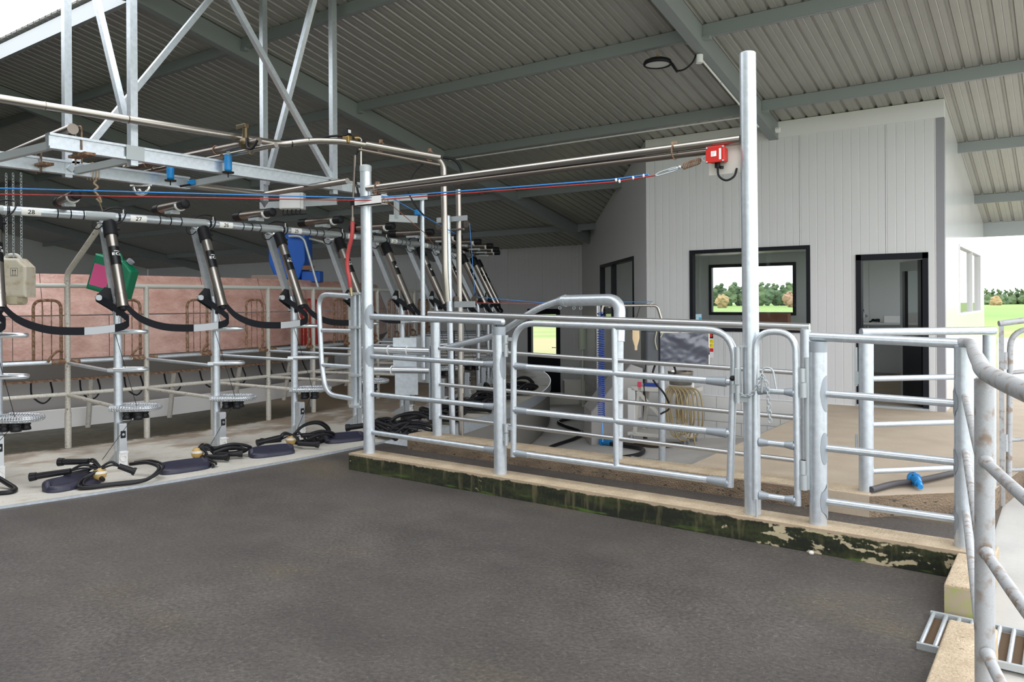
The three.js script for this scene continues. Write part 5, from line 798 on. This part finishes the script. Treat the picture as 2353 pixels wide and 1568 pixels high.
  // junction box and brackets in the shade
  const jb = thing('junction_box', 'white cable junction box under the frame', 'box'); obj('box_body', [rb([-8.41, 3.05, -6.63], [0.32, 0.22, 0.14], 0.012, [0, 0.62, 0])], M.white, jb); obj('lid', [rb([-8.37, 3.05, -6.57], [0.26, 0.21, 0.05], 0.012, [0, 0.62, 0])], M.white, jb); for (let i = 0; i < 5; i++) obj('cable', [rope([[-8.5 + i * 0.05, 2.95, -6.55 - i * 0.03], [-8.48 + i * 0.05, 2.87, -6.53 - i * 0.03], [-8.42 + i * 0.05, 2.88, -6.58 - i * 0.03]], 0.007, 10, 6)], M.black, jb); obj('mount_bar', [bar([-8.8, 3.0, -6.4], [-7.9, 3.04, -6.95], 0.03, 0.09)], M.galvDull, jb);
  const bk = thing('bracket_arm', 'grey steel bracket with a small blue valve behind the capped post', 'bracket'); obj('arm', [bar([-7.2, 3.0, -6.9], [-6.6, 3.03, -7.3], 0.03, 0.07)], M.galvDull, bk); obj('drop', [bx(-6.93, -6.88, 2.76, 3.02, -7.08, -7.03)], M.galvDull, bk); obj('plate', [bar([-6.98, 2.76, -7.0], [-6.68, 2.74, -7.2], 0.02, 0.09)], M.galvDull, bk); obj('blue_valve', [rb([-6.68, 2.83, -7.2], [0.07, 0.07, 0.05], 0.01)], M.blue, bk);
  // blue feed hopper and red drum in the middle
  const hp = thing('feed_hopper', 'bright blue plastic feed hopper behind the bails', 'hopper', [-11.45, 2.54, -8.98], 0.62); const hs = new THREE.Shape([[-0.27, 0.38], [0.27, 0.38], [0.27, -0.10], [0.17, -0.36], [-0.17, -0.36], [-0.27, -0.10]].map(([x, y]) => new THREE.Vector2(x, y)));
  obj('hopper_body', [new THREE.ExtrudeGeometry(hs, { depth: 0.42, bevelEnabled: true, bevelThickness: 0.02, bevelSize: 0.02, bevelSegments: 2 }).translate(0, 0, -0.21)], M.hopperBlue, hp); obj('outlet', [rb([0.36, -0.34, 0.05], [0.3, 0.18, 0.25], 0.02)], M.hopperBlue, hp); obj('rust_bracket', [rb([0.28, -0.20, 0.2], [0.3, 0.07, 0.04], 0.01)], mat([0.25, 0.12, 0.07], 0.8), hp);
  obj('hoop_rail', [pipe([[0.05, 0.30, 0.28], [0.28, 0.30, 0.28], [0.52, -0.55, 0.28]], 0.022, 0.12, 10)], M.galv, hp); obj('hoop_rail', [pipe([[0.3, 0.28, 0.0], [0.62, 0.2, 0.0], [0.86, -0.6, 0.0]], 0.02, 0.12, 10)], M.beigeClean, hp); obj('stand_leg', [cy([0, -0.36, 0], [0, -2.24, 0], 0.05, 0.05, 10)], M.black, hp); hp.scale.setScalar(1.12);
  obj('brown_arm', [rb([-0.32, -0.36, 0.2], [0.5, 0.1, 0.1], 0.02)], mat([0.30, 0.22, 0.18], 0.6), hp);
  const rd = thing('red_drum', 'dark red drum behind the paddle gate', 'drum', [-9.95, 1.0, -8.2]); obj('drum_body', [lathe([[0, 0], [0.17, 0], [0.17, 0.55], [0.12, 0.72], [0.04, 0.76], [0, 0.76]], 20)], mat([0.28, 0.012, 0.012], 0.45), rd); obj('drum_stand', [cy([0, -1, 0], [0, 0, 0], 0.03, 0.03, 8)], M.galvDull, rd);
  // lamp, conduit
  const lp = thing('high_bay_lamp', 'unlit round black high bay lamp hanging from a purlin', 'lamp', [-4.15, 4.655, -8.86]); obj('housing', [lathe([[0, 0.05], [0.12, 0.05], [0.165, 0.03], [0.178, 0.0], [0.172, -0.022], [0.15, -0.022], [0.15, -0.008], [0, -0.008]], 32)], M.black, lp); obj('lens', [lathe([[0, -0.012], [0.149, -0.012], [0.149, -0.009], [0, -0.009]], 32)], mat([0.5, 0.5, 0.48], 0.3), lp); obj('hook', [cy([0, 0.05, 0], [0, 0.19, 0], 0.005, 0.005, 8), rb([0, 0.07, 0], [0.05, 0.05, 0.03], 0.008), new THREE.TorusGeometry(0.018, 0.004, 6, 12).translate(0, 0.12, 0)], mat([0.4, 0.33, 0.2], 0.4, 0.6), lp);
  obj('cable', [rope([[0.13, 0.02, 0.0], [0.20, -0.04, 0.01], [0.25, -0.13, 0.02], [0.27, -0.145, 0.02], [0.35, -0.14, 0.0], [0.43, -0.06, -0.06], [0.465, 0.05, -0.11]], 0.011, 40, 8), cy([0.2, -0.05, 0.01], [0.27, -0.16, 0.02], 0.018, 0.014, 10)], M.black, lp);
  const co = thing('cable_conduit', 'white conduit and lamp socket along the rafter beside the tallest post', 'conduit'); const ry = (z) => roofY(z) - 0.145 - 0.14; obj('socket', [cy([-3.66, ry(-9.0) - 0.09, -9.0], [-3.66, ry(-9.0) + 0.01, -9.0], 0.045, 0.045, 16)], M.white, co); obj('conduit_run', [cy([-3.66, ry(-9.0) - 0.02, -9.02], [-3.66, ry(-11.2) - 0.015, -11.2], 0.013, 0.013, 10)], M.white, co); for (const z of [-9.7, -10.4, -11.0]) obj('saddle', [new THREE.TorusGeometry(0.016, 0.004, 6, 12).translate(-3.66, ry(z) - 0.018, z)], M.galvDull, co);
  obj('conduit_run', [cy([-9.5, roofY(-11.1) - 0.165, -11.12], [-3.7, roofY(-11.1) - 0.165, -11.12], 0.013, 0.013, 10)], M.white, co); for (let x = -9; x < -3.8; x += 0.85) obj('saddle', [new THREE.TorusGeometry(0.017, 0.004, 6, 12).rotateY(Math.PI / 2).translate(x, roofY(-11.1) - 0.165, -11.12)], M.galvDull, co); obj('elbow_box', [cy([-3.5, ry(-11.5) + 0.03, -11.5], [-3.44, ry(-11.5) + 0.03, -11.5], 0.04, 0.04, 14)], M.white, co);
}

// ---------------------------------------------------------------- milking pit and office contents
{
  const bp = thing('galvanised_duct', 'fat galvanised pipe arching from the platform down to the far kerb', 'pipe');
  obj('thin_arm', [pipe([[-6.0, 1.13, -6.75], [-5.10, 1.32, -6.75], [-4.58, 1.61, -6.75], [-4.30, 1.697, -6.75], [-4.18, 1.70, -6.75]], 0.034, 0.2, 16)], M.galv, bp);
  obj('fat_barrel', [pipe([[-4.24, 1.70, -6.75], [-3.56, 1.708, -6.72], [-3.54, 1.3, -6.65]], 0.058, 0.14, 20), cy([-4.30, 1.698, -6.75], [-4.22, 1.70, -6.75], 0.036, 0.058, 20), cy([-4.22, 1.70, -6.75], [-4.20, 1.70, -6.75], 0.062, 0.062, 20)], M.galv, bp);
  obj('down_post', [cy([-3.54, 0.15, -6.62], [-3.54, 1.45, -6.66], 0.046, 0.046, 20)], M.galv, bp); for (const x of [-4.27, -4.1, -4.02]) obj('eye_bolt', [new THREE.TorusGeometry(0.016, 0.004, 6, 10).translate(x, 1.625, -6.74)], M.galvDull, bp);
  const py = rampY(-6.6); const pst = thing('pit_post', 'shiny round post with black foot standing in the pit', 'post', [-7.46, PIT, -13.15]); obj('post_tube', [cy([0, 0, 0], [0, 2.42, 0], 0.055, 0.055, 18)], M.steelGalv, pst); obj('black_foot', [cy([0, 0, 0], [0, 0.12, 0], 0.062, 0.062, 18)], M.black, pst);
  // stainless drop arm with blue coil hose
  const sa = thing('spray_line', 'stainless spray line with elbows in front of the angled wall', 'pipe'); obj('pipe_tube', [pipe([[-4.67, 1.58, -8.34], [-4.66, 1.635, -8.35], [-4.12, 1.635, -8.75], [-4.075, 1.44, -8.78]], 0.017, 0.06, 12)], M.steel, sa); for (const p of [[-4.60, 1.635, -8.4], [-4.18, 1.635, -8.71]]) obj('union', [new THREE.TorusGeometry(0.022, 0.008, 8, 14).rotateY(0.9).translate(...p), cy([p[0], p[1], p[2]], [p[0], p[1] + 0.04, p[2]], 0.005, 0.005, 6)], M.steel, sa);
  obj('support', [cy([-4.075, 1.36, -8.78], [-4.0, 1.36, -8.72], 0.012), cy([-4.075, 1.46, -8.78], [-4.075, 1.34, -8.78], 0.018)], M.steel, sa);
  const ch = thing('blue_coil_hose', 'blue coiled hose hanging in front of the angled wall', 'hose'); const hx = []; for (let i = 0; i <= 620; i++) { const u = i / 620, a = u * 46 * 6.283, y = 1.56 - 1.28 * Math.pow(u, 0.85); hx.push(V(-4.68 + 0.042 * Math.cos(a), y, -8.33 + 0.042 * Math.sin(a))); } obj('coil', [sweep(hx, 0.0055, 5)], mat([0.01, 0.05, 0.30], 0.35), ch); obj('tail', [rope([[-4.68, 0.28, -8.33], [-4.67, 0.2, -8.33], [-4.66, 0.08, -8.32], [-4.66, -0.04, -8.32]], 0.008, 14, 8)], mat([0.1, 0.3, 0.7], 0.4), ch); obj('inlet', [cy([-4.67, 1.54, -8.34], [-4.67, 1.6, -8.34], 0.016)], M.steel, ch);
  const wd = thing('wooden_paddle', 'pale wooden paddle hanging under the stainless line', 'paddle'); obj('blade', [lathe([[0.0, -0.36], [0.016, -0.36], [0.018, -0.31], [0.045, -0.22], [0.042, 0], [0, 0]], 16).scale(1, 1, 0.2).rotateY(0.7).translate(-4.29, 1.45, -8.5)], mat([0.62, 0.47, 0.28], 0.7), wd); obj('string', [cy([-4.29, 1.45, -8.5], [-4.29, 1.63, -8.62], 0.004, 0.004, 6)], M.black, wd);
  // floor hoses and nozzles
  const onRamp = (pts, lift) => pts.map(([x, z]) => [x, rampY(x) + lift, z]);
  const h1 = thing('wash_hose', 'thick black wash hose looped on the pit floor', 'hose'); obj('hose', [rope(onRamp([[-6.75, -9.7], [-7.06, -10.9], [-7.15, -11.82], [-7.35, -12.35], [-8.0, -12.8], [-8.4, -13.2], [-8.35, -13.8], [-7.9, -14.4]], 0.03), 0.032, 80, 10)], M.rubber, h1);
  const h2 = thing('wash_hose', 'thick black wash hose end with a blue nozzle beside the far kerb', 'hose'); obj('hose', [rope(onRamp([[-6.1, -11.12], [-5.65, -10.85], [-5.2, -10.5], [-5.02, -10.0], [-5.15, -9.75], [-5.6, -9.7]], 0.035), 0.032, 60, 10)], M.rubber, h2); obj('nozzle', [cy([-6.06, rampY(-6.06) + 0.05, -11.1], [-6.25, rampY(-6.25) + 0.06, -11.2], 0.045, 0.055, 16), cy([-6.25, rampY(-6.25) + 0.06, -11.2], [-6.29, rampY(-6.29) + 0.06, -11.22], 0.075, 0.075, 18)], M.blue, h2);
  const h3 = thing('wash_hose', 'grey hose with a blue toothed nozzle on the raised floor', 'hose'); obj('hose', [rope([[-1.27, 0.20, -6.55], [-1.15, 0.205, -6.85], [-1.04, 0.205, -7.02], [-0.8, 0.205, -7.6], [-0.72, 0.205, -7.9]], 0.024, 40, 12)], mat([0.06, 0.055, 0.06], 0.6), h3); const nz = obj('nozzle', [cy([-1.035, 0.225, -7.03], [-0.985, 0.215, -6.9], 0.042, 0.03, 18), cy([-1.045, 0.225, -7.05], [-1.03, 0.225, -7.01], 0.052, 0.052, 20), cy([-0.985, 0.215, -6.9], [-0.965, 0.205, -6.84], 0.024, 0.02, 14)], M.blue, h3); obj('toothed_ring', [...Array.from({ length: 14 }, (_, i) => { const a = i / 14 * 6.283; return ball([-1.042, 0.225 + 0.052 * Math.cos(a), -7.04 + 0.05 * Math.sin(a)], 0.009, [1, 1, 1], 6); })], mat([0.02, 0.03, 0.05], 0.5), nz);
  // control box under clear plastic
  const cb = thing('control_cabinet', 'control cabinet under a grey and clear plastic cover', 'cabinet', [-4.29, rampY(-4.4), -9.55], 0.62); cb.scale.set(1.15, 1, 1.15); const base = 1.07 - rampY(-4.4);
  obj('stand', [cy([-0.12, 0, 0], [-0.12, base - 0.1, 0], 0.04, 0.04, 16)], M.galv, cb); obj('cabinet_body', [rb([0.1, base, 0], [0.52, 0.40, 0.24], 0.02)], mat([0.20, 0.21, 0.24], 0.4), cb);
  const coverG = (x0, x1, seg) => { const g = new THREE.PlaneGeometry(x1 - x0, 0.44, 26, 26).translate((x0 + x1) / 2, base, seg); const p = g.attributes.position; for (let i = 0; i < p.count; i++) { const x = p.getX(i), y = p.getY(i); p.setZ(i, seg + 0.02 * Math.pow(Math.max(0, perlin.noise(x * 7 + y * 5, y * 3 - x * 3, 1.5)), 1.3) + 0.004 * perlin.noise(x * 18, y * 18, 4)); } g.computeVertexNormals(); return g; };
  obj('clear_cover', [coverG(-0.16, 0.40, 0.145)], phys([0.05, 0.055, 0.085], 0.2, 0, { clearcoat: 1, clearcoatRoughness: 0.1 }), cb); obj('grey_cover', [rb([-0.24, base, -0.05], [0.18, 0.46, 0.34], 0.04)], mat([0.07, 0.075, 0.085], 0.4), cb); obj('cover_rim', [bx(0.385, 0.40, base - 0.22, base + 0.22, -0.1, 0.15), bx(-0.16, 0.40, base + 0.2, base + 0.235, -0.12, 0.15)], M.offWhite, cb); obj('cables', [rope([[-0.2, base - 0.2, 0.05], [-0.24, base - 0.4, 0.09], [-0.1, base - 0.62, 0.09], [-0.05, base - 0.8, 0.07], [-0.15, base - 0.88, 0.06]], 0.012, 40, 8), rope([[0.0, base - 0.2, 0.05], [0.02, base - 0.34, 0.08], [-0.08, base - 0.4, 0.1]], 0.012, 20, 8), rope([[-0.3, base - 0.2, 0.0], [-0.33, base - 0.5, 0.02], [-0.3, base - 0.75, 0.0]], 0.006, 20, 6)], M.black, cb); obj('tie_cord', [rope([[-0.2, base + 0.22, 0.14], [-0.22, base + 0.1, 0.15], [-0.2, base - 0.02, 0.15]], 0.006, 14, 6), rope([[-0.12, base + 0.22, 0.14], [-0.16, base + 0.14, 0.15]], 0.006, 8, 6)], mat([0.5, 0.48, 0.3], 0.7), cb); obj('bucket', [lathe([[0, 0], [0.13, 0], [0.15, 0.18], [0.14, 0.18], [0.12, 0.01], [0, 0.01]], 20).translate(0.14, base - 0.52, -0.2)], M.steel, cb);
  // sign on the wall
  const sg = obj('wall_sign', [new THREE.PlaneGeometry(0.26, 0.42).translate(-4.71, 0.985, -11.785)], mat(0xffffff, 0.5, 0, { map: canvasTex(128, 208, (c) => { c.fillStyle = '#e9e7ea'; c.fillRect(0, 0, 128, 208); c.fillStyle = '#0e0e10'; c.fillRect(6, 8, 118, 46); c.fillStyle = '#e0301f'; c.beginPath(); c.ellipse(98, 31, 22, 13, 0, 0, 7); c.fill(); for (const [y, f] of [[64, '#f3dc12'], [98, '#f3dc12'], [132, '#df2518']]) { c.fillStyle = f; c.fillRect(6, y, 118, 28); c.fillStyle = '#333'; for (let i = 0; i < 3; i++) c.fillRect(64, y + 6 + i * 7, 48 - i * 8, 2); } }) }), scene, true); tag(sg, 'white safety sign with black, yellow and red panels on the office wall', 'sign');
  // trolley with coiled hoses
  const ty = rampY(-5.0), tr = thing('hose_trolley', 'grey steel trolley on castors carrying coiled tan hoses', 'trolley', [-5.12, ty, -11.2], 0.1);
  obj('top_frame', [rb([0, 0.86, 0], [1.0, 0.07, 0.5], 0.01)], M.offWhite, tr); obj('bottom_frame', [rb([-0.1, 0.14, 0], [0.95, 0.06, 0.45], 0.01)], M.offWhite, tr); for (const [x, z] of [[-0.46, 0.2], [0.3, 0.2], [0.3, -0.2], [-0.46, -0.2]]) obj('leg', [bar([x, 0.14, z], [x + 0.08, 0.85, z], 0.05, 0.05)], M.offWhite, tr);
  obj('cross_brace', [bar([-0.4, 0.82, 0.23], [0.28, 0.16, 0.23], 0.01, 0.06)], M.offWhite, tr); obj('side_panel', [rb([-0.5, 0.62, 0.1], [0.12, 0.5, 0.3], 0.01)], M.white, tr);
  for (const [x, z] of [[0.36, 0.22], [0.36, -0.2], [-0.5, 0.22]]) { const cs = obj('castor', [new THREE.TorusGeometry(0.05, 0.016, 8, 18).translate(x, 0.066, z), cy([x, 0.066, z - 0.01], [x, 0.066, z + 0.01], 0.045, 0.045, 14)], M.wallTrim, tr); obj('fork', [bx(x - 0.015, x + 0.015, 0.06, 0.14, z + 0.02, z + 0.024), bx(x - 0.015, x + 0.015, 0.06, 0.14, z - 0.024, z - 0.02)], M.galv, cs); }
  obj('supplies', [rb([-0.2, 0.92, 0.12], [0.22, 0.05, 0.1], 0.01)], mat([0.02, 0.06, 0.35], 0.5), tr); obj('pink_cloth', [rb([-0.36, 0.90, 0.24], [0.07, 0.14, 0.02], 0.01)], mat([0.7, 0.08, 0.14], 0.8), tr);
  const hk = thing('tan_hose', 'coils of tan hose hung over the trolley end', 'hose', [-4.82, ty, -10.98], 0.15); for (let i = 0; i < 8; i++) { const w = 0.15 + 0.022 * (i % 4), d = 0.40 + 0.045 * ((i * 3) % 5), x0 = -0.12 + 0.045 * i; obj('coil', [rope([[x0, 0.93, 0.08 + i * 0.006], [x0 + w * 0.6, 0.88, 0.12], [x0 + w, 0.6, 0.16 + i * 0.008], [x0 + w * 0.7, 0.93 - d - 0.18, 0.12], [x0 + 0.02, 0.93 - d - 0.2, 0.12 + i * 0.006], [x0 - w * 0.5, 0.62, 0.12], [x0 - w * 0.35, 0.86, 0.1]], 0.0135, 50, 7, true)], M.hoseTan, hk); } obj('tail', [rope([[0.25, 0.25, 0.12], [0.3, 0.05, 0.15], [0.5, 0.02, 0.2], [0.9, 0.04, 0.12]], 0.013, 30, 7)], M.hoseTan, hk);
  const fc = thing('floor_hose', 'dark hose lying under the trolley', 'hose', [0, 0, 0]); obj('hose', [rope(onRamp([[-6.0, -11.3], [-5.5, -11.0], [-5.0, -10.8], [-4.75, -10.95], [-5.0, -11.15], [-5.5, -11.2], [-5.8, -11.0]], 0.02), 0.018, 70, 8)], mat([0.05, 0.035, 0.02], 0.6), fc);
  const ae = thing('spray_can', 'small red and white aerosol can on the trolley', 'can', [-4.72, ty + 0.895, -11.25]); obj('can_body', [cy([0, 0, 0], [0, 0.15, 0], 0.03, 0.03, 14)], M.white, ae); obj('can_top', [cy([0, 0.15, 0], [0, 0.18, 0], 0.03, 0.022, 14), cy([0, 0.18, 0], [0, 0.2, 0], 0.01, 0.01, 8)], M.red, ae);
  const sb = thing('grey_bin', 'grey plastic bin with a sloping lid by the angled wall', 'bin', [-6.35, rampY(-6.35), -11.75], 0.7); obj('bin_body', [new THREE.ExtrudeGeometry(new THREE.Shape([[-0.45, 0], [0.4, 0], [0.4, 1.25], [0.2, 1.32], [-0.45, 0.55]].map(([x, y]) => new THREE.Vector2(x, y))), { depth: 0.7, bevelEnabled: true, bevelSize: 0.015, bevelThickness: 0.015, bevelSegments: 2 }).translate(0, 0, -0.35)], mat([0.42, 0.40, 0.385], 0.5), sb); obj('latch', [bx(-0.1, 0.02, 0.62, 0.65, 0.37, 0.39)], M.galvDull, sb); obj('lid_edge', [bar([-0.46, 0.56, 0.38], [0.2, 1.33, 0.38], 0.03, 0.02)], M.wallTrim, sb);
  const sl = thing('floor_box', 'white box on the floor beside the rear door', 'box', [-9.75, PIT, -16.0], 0.68); obj('box_body', [rb([0, 0.28, 0], [0.5, 0.56, 0.35], 0.01)], M.offWhite, sl); obj('step', [rb([-0.4, 0.12, 0.1], [1.0, 0.24, 0.4], 0.01)], M.offWhite, sl);
  const wt = thing('pale_tube', 'pale upright cylinder by the angled wall', 'tube', [-9.2, PIT, -15.5]); obj('tube_body', [cy([0, 1.35, 0], [0, 2.05, 0], 0.1, 0.1, 16), cy([0, 0, 0], [0, 1.35, 0], 0.03, 0.03, 8)], mat([0.50, 0.55, 0.44], 0.6), wt);  // plain pale cylinder on a thin leg
  const gr = thing('floor_grate', 'wire grate on the pit floor by the far kerb', 'grate', [-4.75, rampY(-4.75) + 0.01, -9.6]); for (let i = 0; i < 9; i++) obj('wire', [cy([-0.2 + i * 0.05, 0.02, -0.12], [-0.2 + i * 0.05, 0.02, 0.2], 0.005, 0.005, 6)], M.galvDull, gr); obj('rim', [bx(-0.24, 0.24, 0.005, 0.02, -0.13, -0.11), bx(-0.24, 0.24, 0.005, 0.02, 0.19, 0.21)], M.galvDull, gr);
  // inside the office
  const ds = thing('desk', 'desk under the office back window', 'desk', [-5.2, SLAB, -16.0]); obj('desk_top', [rb([0, 0.98, 0], [3.6, 0.05, 1.6], 0.01)], M.inside, ds); for (const x of [-1.7, 1.7]) obj('desk_leg', [bx(x - 0.03, x + 0.03, 0, 0.96, -0.6, 0.6)], M.wallTrim, ds);
  const bx1 = thing('cardboard_box', 'brown cardboard box on the desk under the back window', 'box', [-4.62, SLAB + 1.005, -14.9], 0.1); obj('box_body', [rb([0, 0.13, 0], [0.62, 0.26, 0.3], 0.008)], mat([0.32, 0.13, 0.07], 0.8), bx1); obj('box_flap', [bar([-0.3, 0.26, 0.15], [-0.44, 0.05, 0.2], 0.02, 0.25)], mat([0.34, 0.16, 0.09], 0.8), bx1);
  const stk = obj('window_notice', [bx(-4.90, -4.80, 1.30, 1.47, -11.835, -11.833)], mat(0xffffff, 0.5, 0, { map: canvasTex(64, 96, (c) => { c.fillStyle = '#bfe0ee'; c.fillRect(0, 0, 64, 96); c.fillStyle = '#4fb0d8'; c.fillRect(34, 30, 26, 66); c.fillStyle = '#fff'; c.fillRect(6, 40, 24, 3); c.fillRect(6, 52, 24, 3); }) }), scene, true); tag(stk, 'pale blue notice stuck to the office window', 'notice');
  const bn = thing('bench', 'bench top inside the office doorway', 'bench', [-3.1, SLAB, -17.1]); obj('bench_top', [rb([0, 1.03, 0], [1.9, 0.04, 0.7], 0.006)], M.inside, bn); obj('bench_side', [bx(-0.93, -0.9, 0, 1.01, -0.3, 0.3), bx(0.9, 0.93, 0, 1.01, -0.3, 0.3)], M.wallTrim, bn); obj('waste_pipe', [cy([-0.2, 0.5, 0.3], [-0.2, 1.0, 0.3], 0.02, 0.02, 10)], M.galvDull, bn);
  const bo = thing('drink_bottle', 'clear drink bottle with black cap inside the doorway', 'bottle', [-3.42, SLAB + 1.05, -16.95]); obj('bottle_body', [lathe([[0, 0], [0.045, 0], [0.048, 0.1], [0.042, 0.15], [0.03, 0.2], [0.02, 0.22], [0.02, 0.24], [0, 0.24]], 18)], phys([0.75, 0.78, 0.8], 0.1, 0, { transmission: 0.7, thickness: 0 }), bo); obj('cap', [cy([0, 0.23, 0], [0, 0.27, 0], 0.022, 0.016, 14)], M.black, bo); obj('handle', [new THREE.TorusGeometry(0.02, 0.006, 6, 12).translate(0.06, 0.13, 0)], M.black, bo);
  const wb = thing('white_carton', 'white carton on the bench inside the doorway', 'carton', [-2.88, SLAB + 1.05, -17.0], 0.2); obj('carton_body', [rb([0, 0.07, 0], [0.32, 0.14, 0.2], 0.006)], M.white, wb);
  const bc = thing('black_cable_pile', 'heap of black cable on the bench beside the bottle', 'cable', [-3.2, SLAB + 1.05, -16.95]); obj('cable_heap', [rope([[-0.1, 0.01, 0], [0, 0.05, 0.04], [0.08, 0.06, 0], [0.05, 0.03, -0.05], [-0.05, 0.04, -0.03], [-0.02, 0.06, 0.05], [0.1, 0.02, 0.03]], 0.016, 40, 8)], M.black, bc);
}
renderer.render(scene, camera);
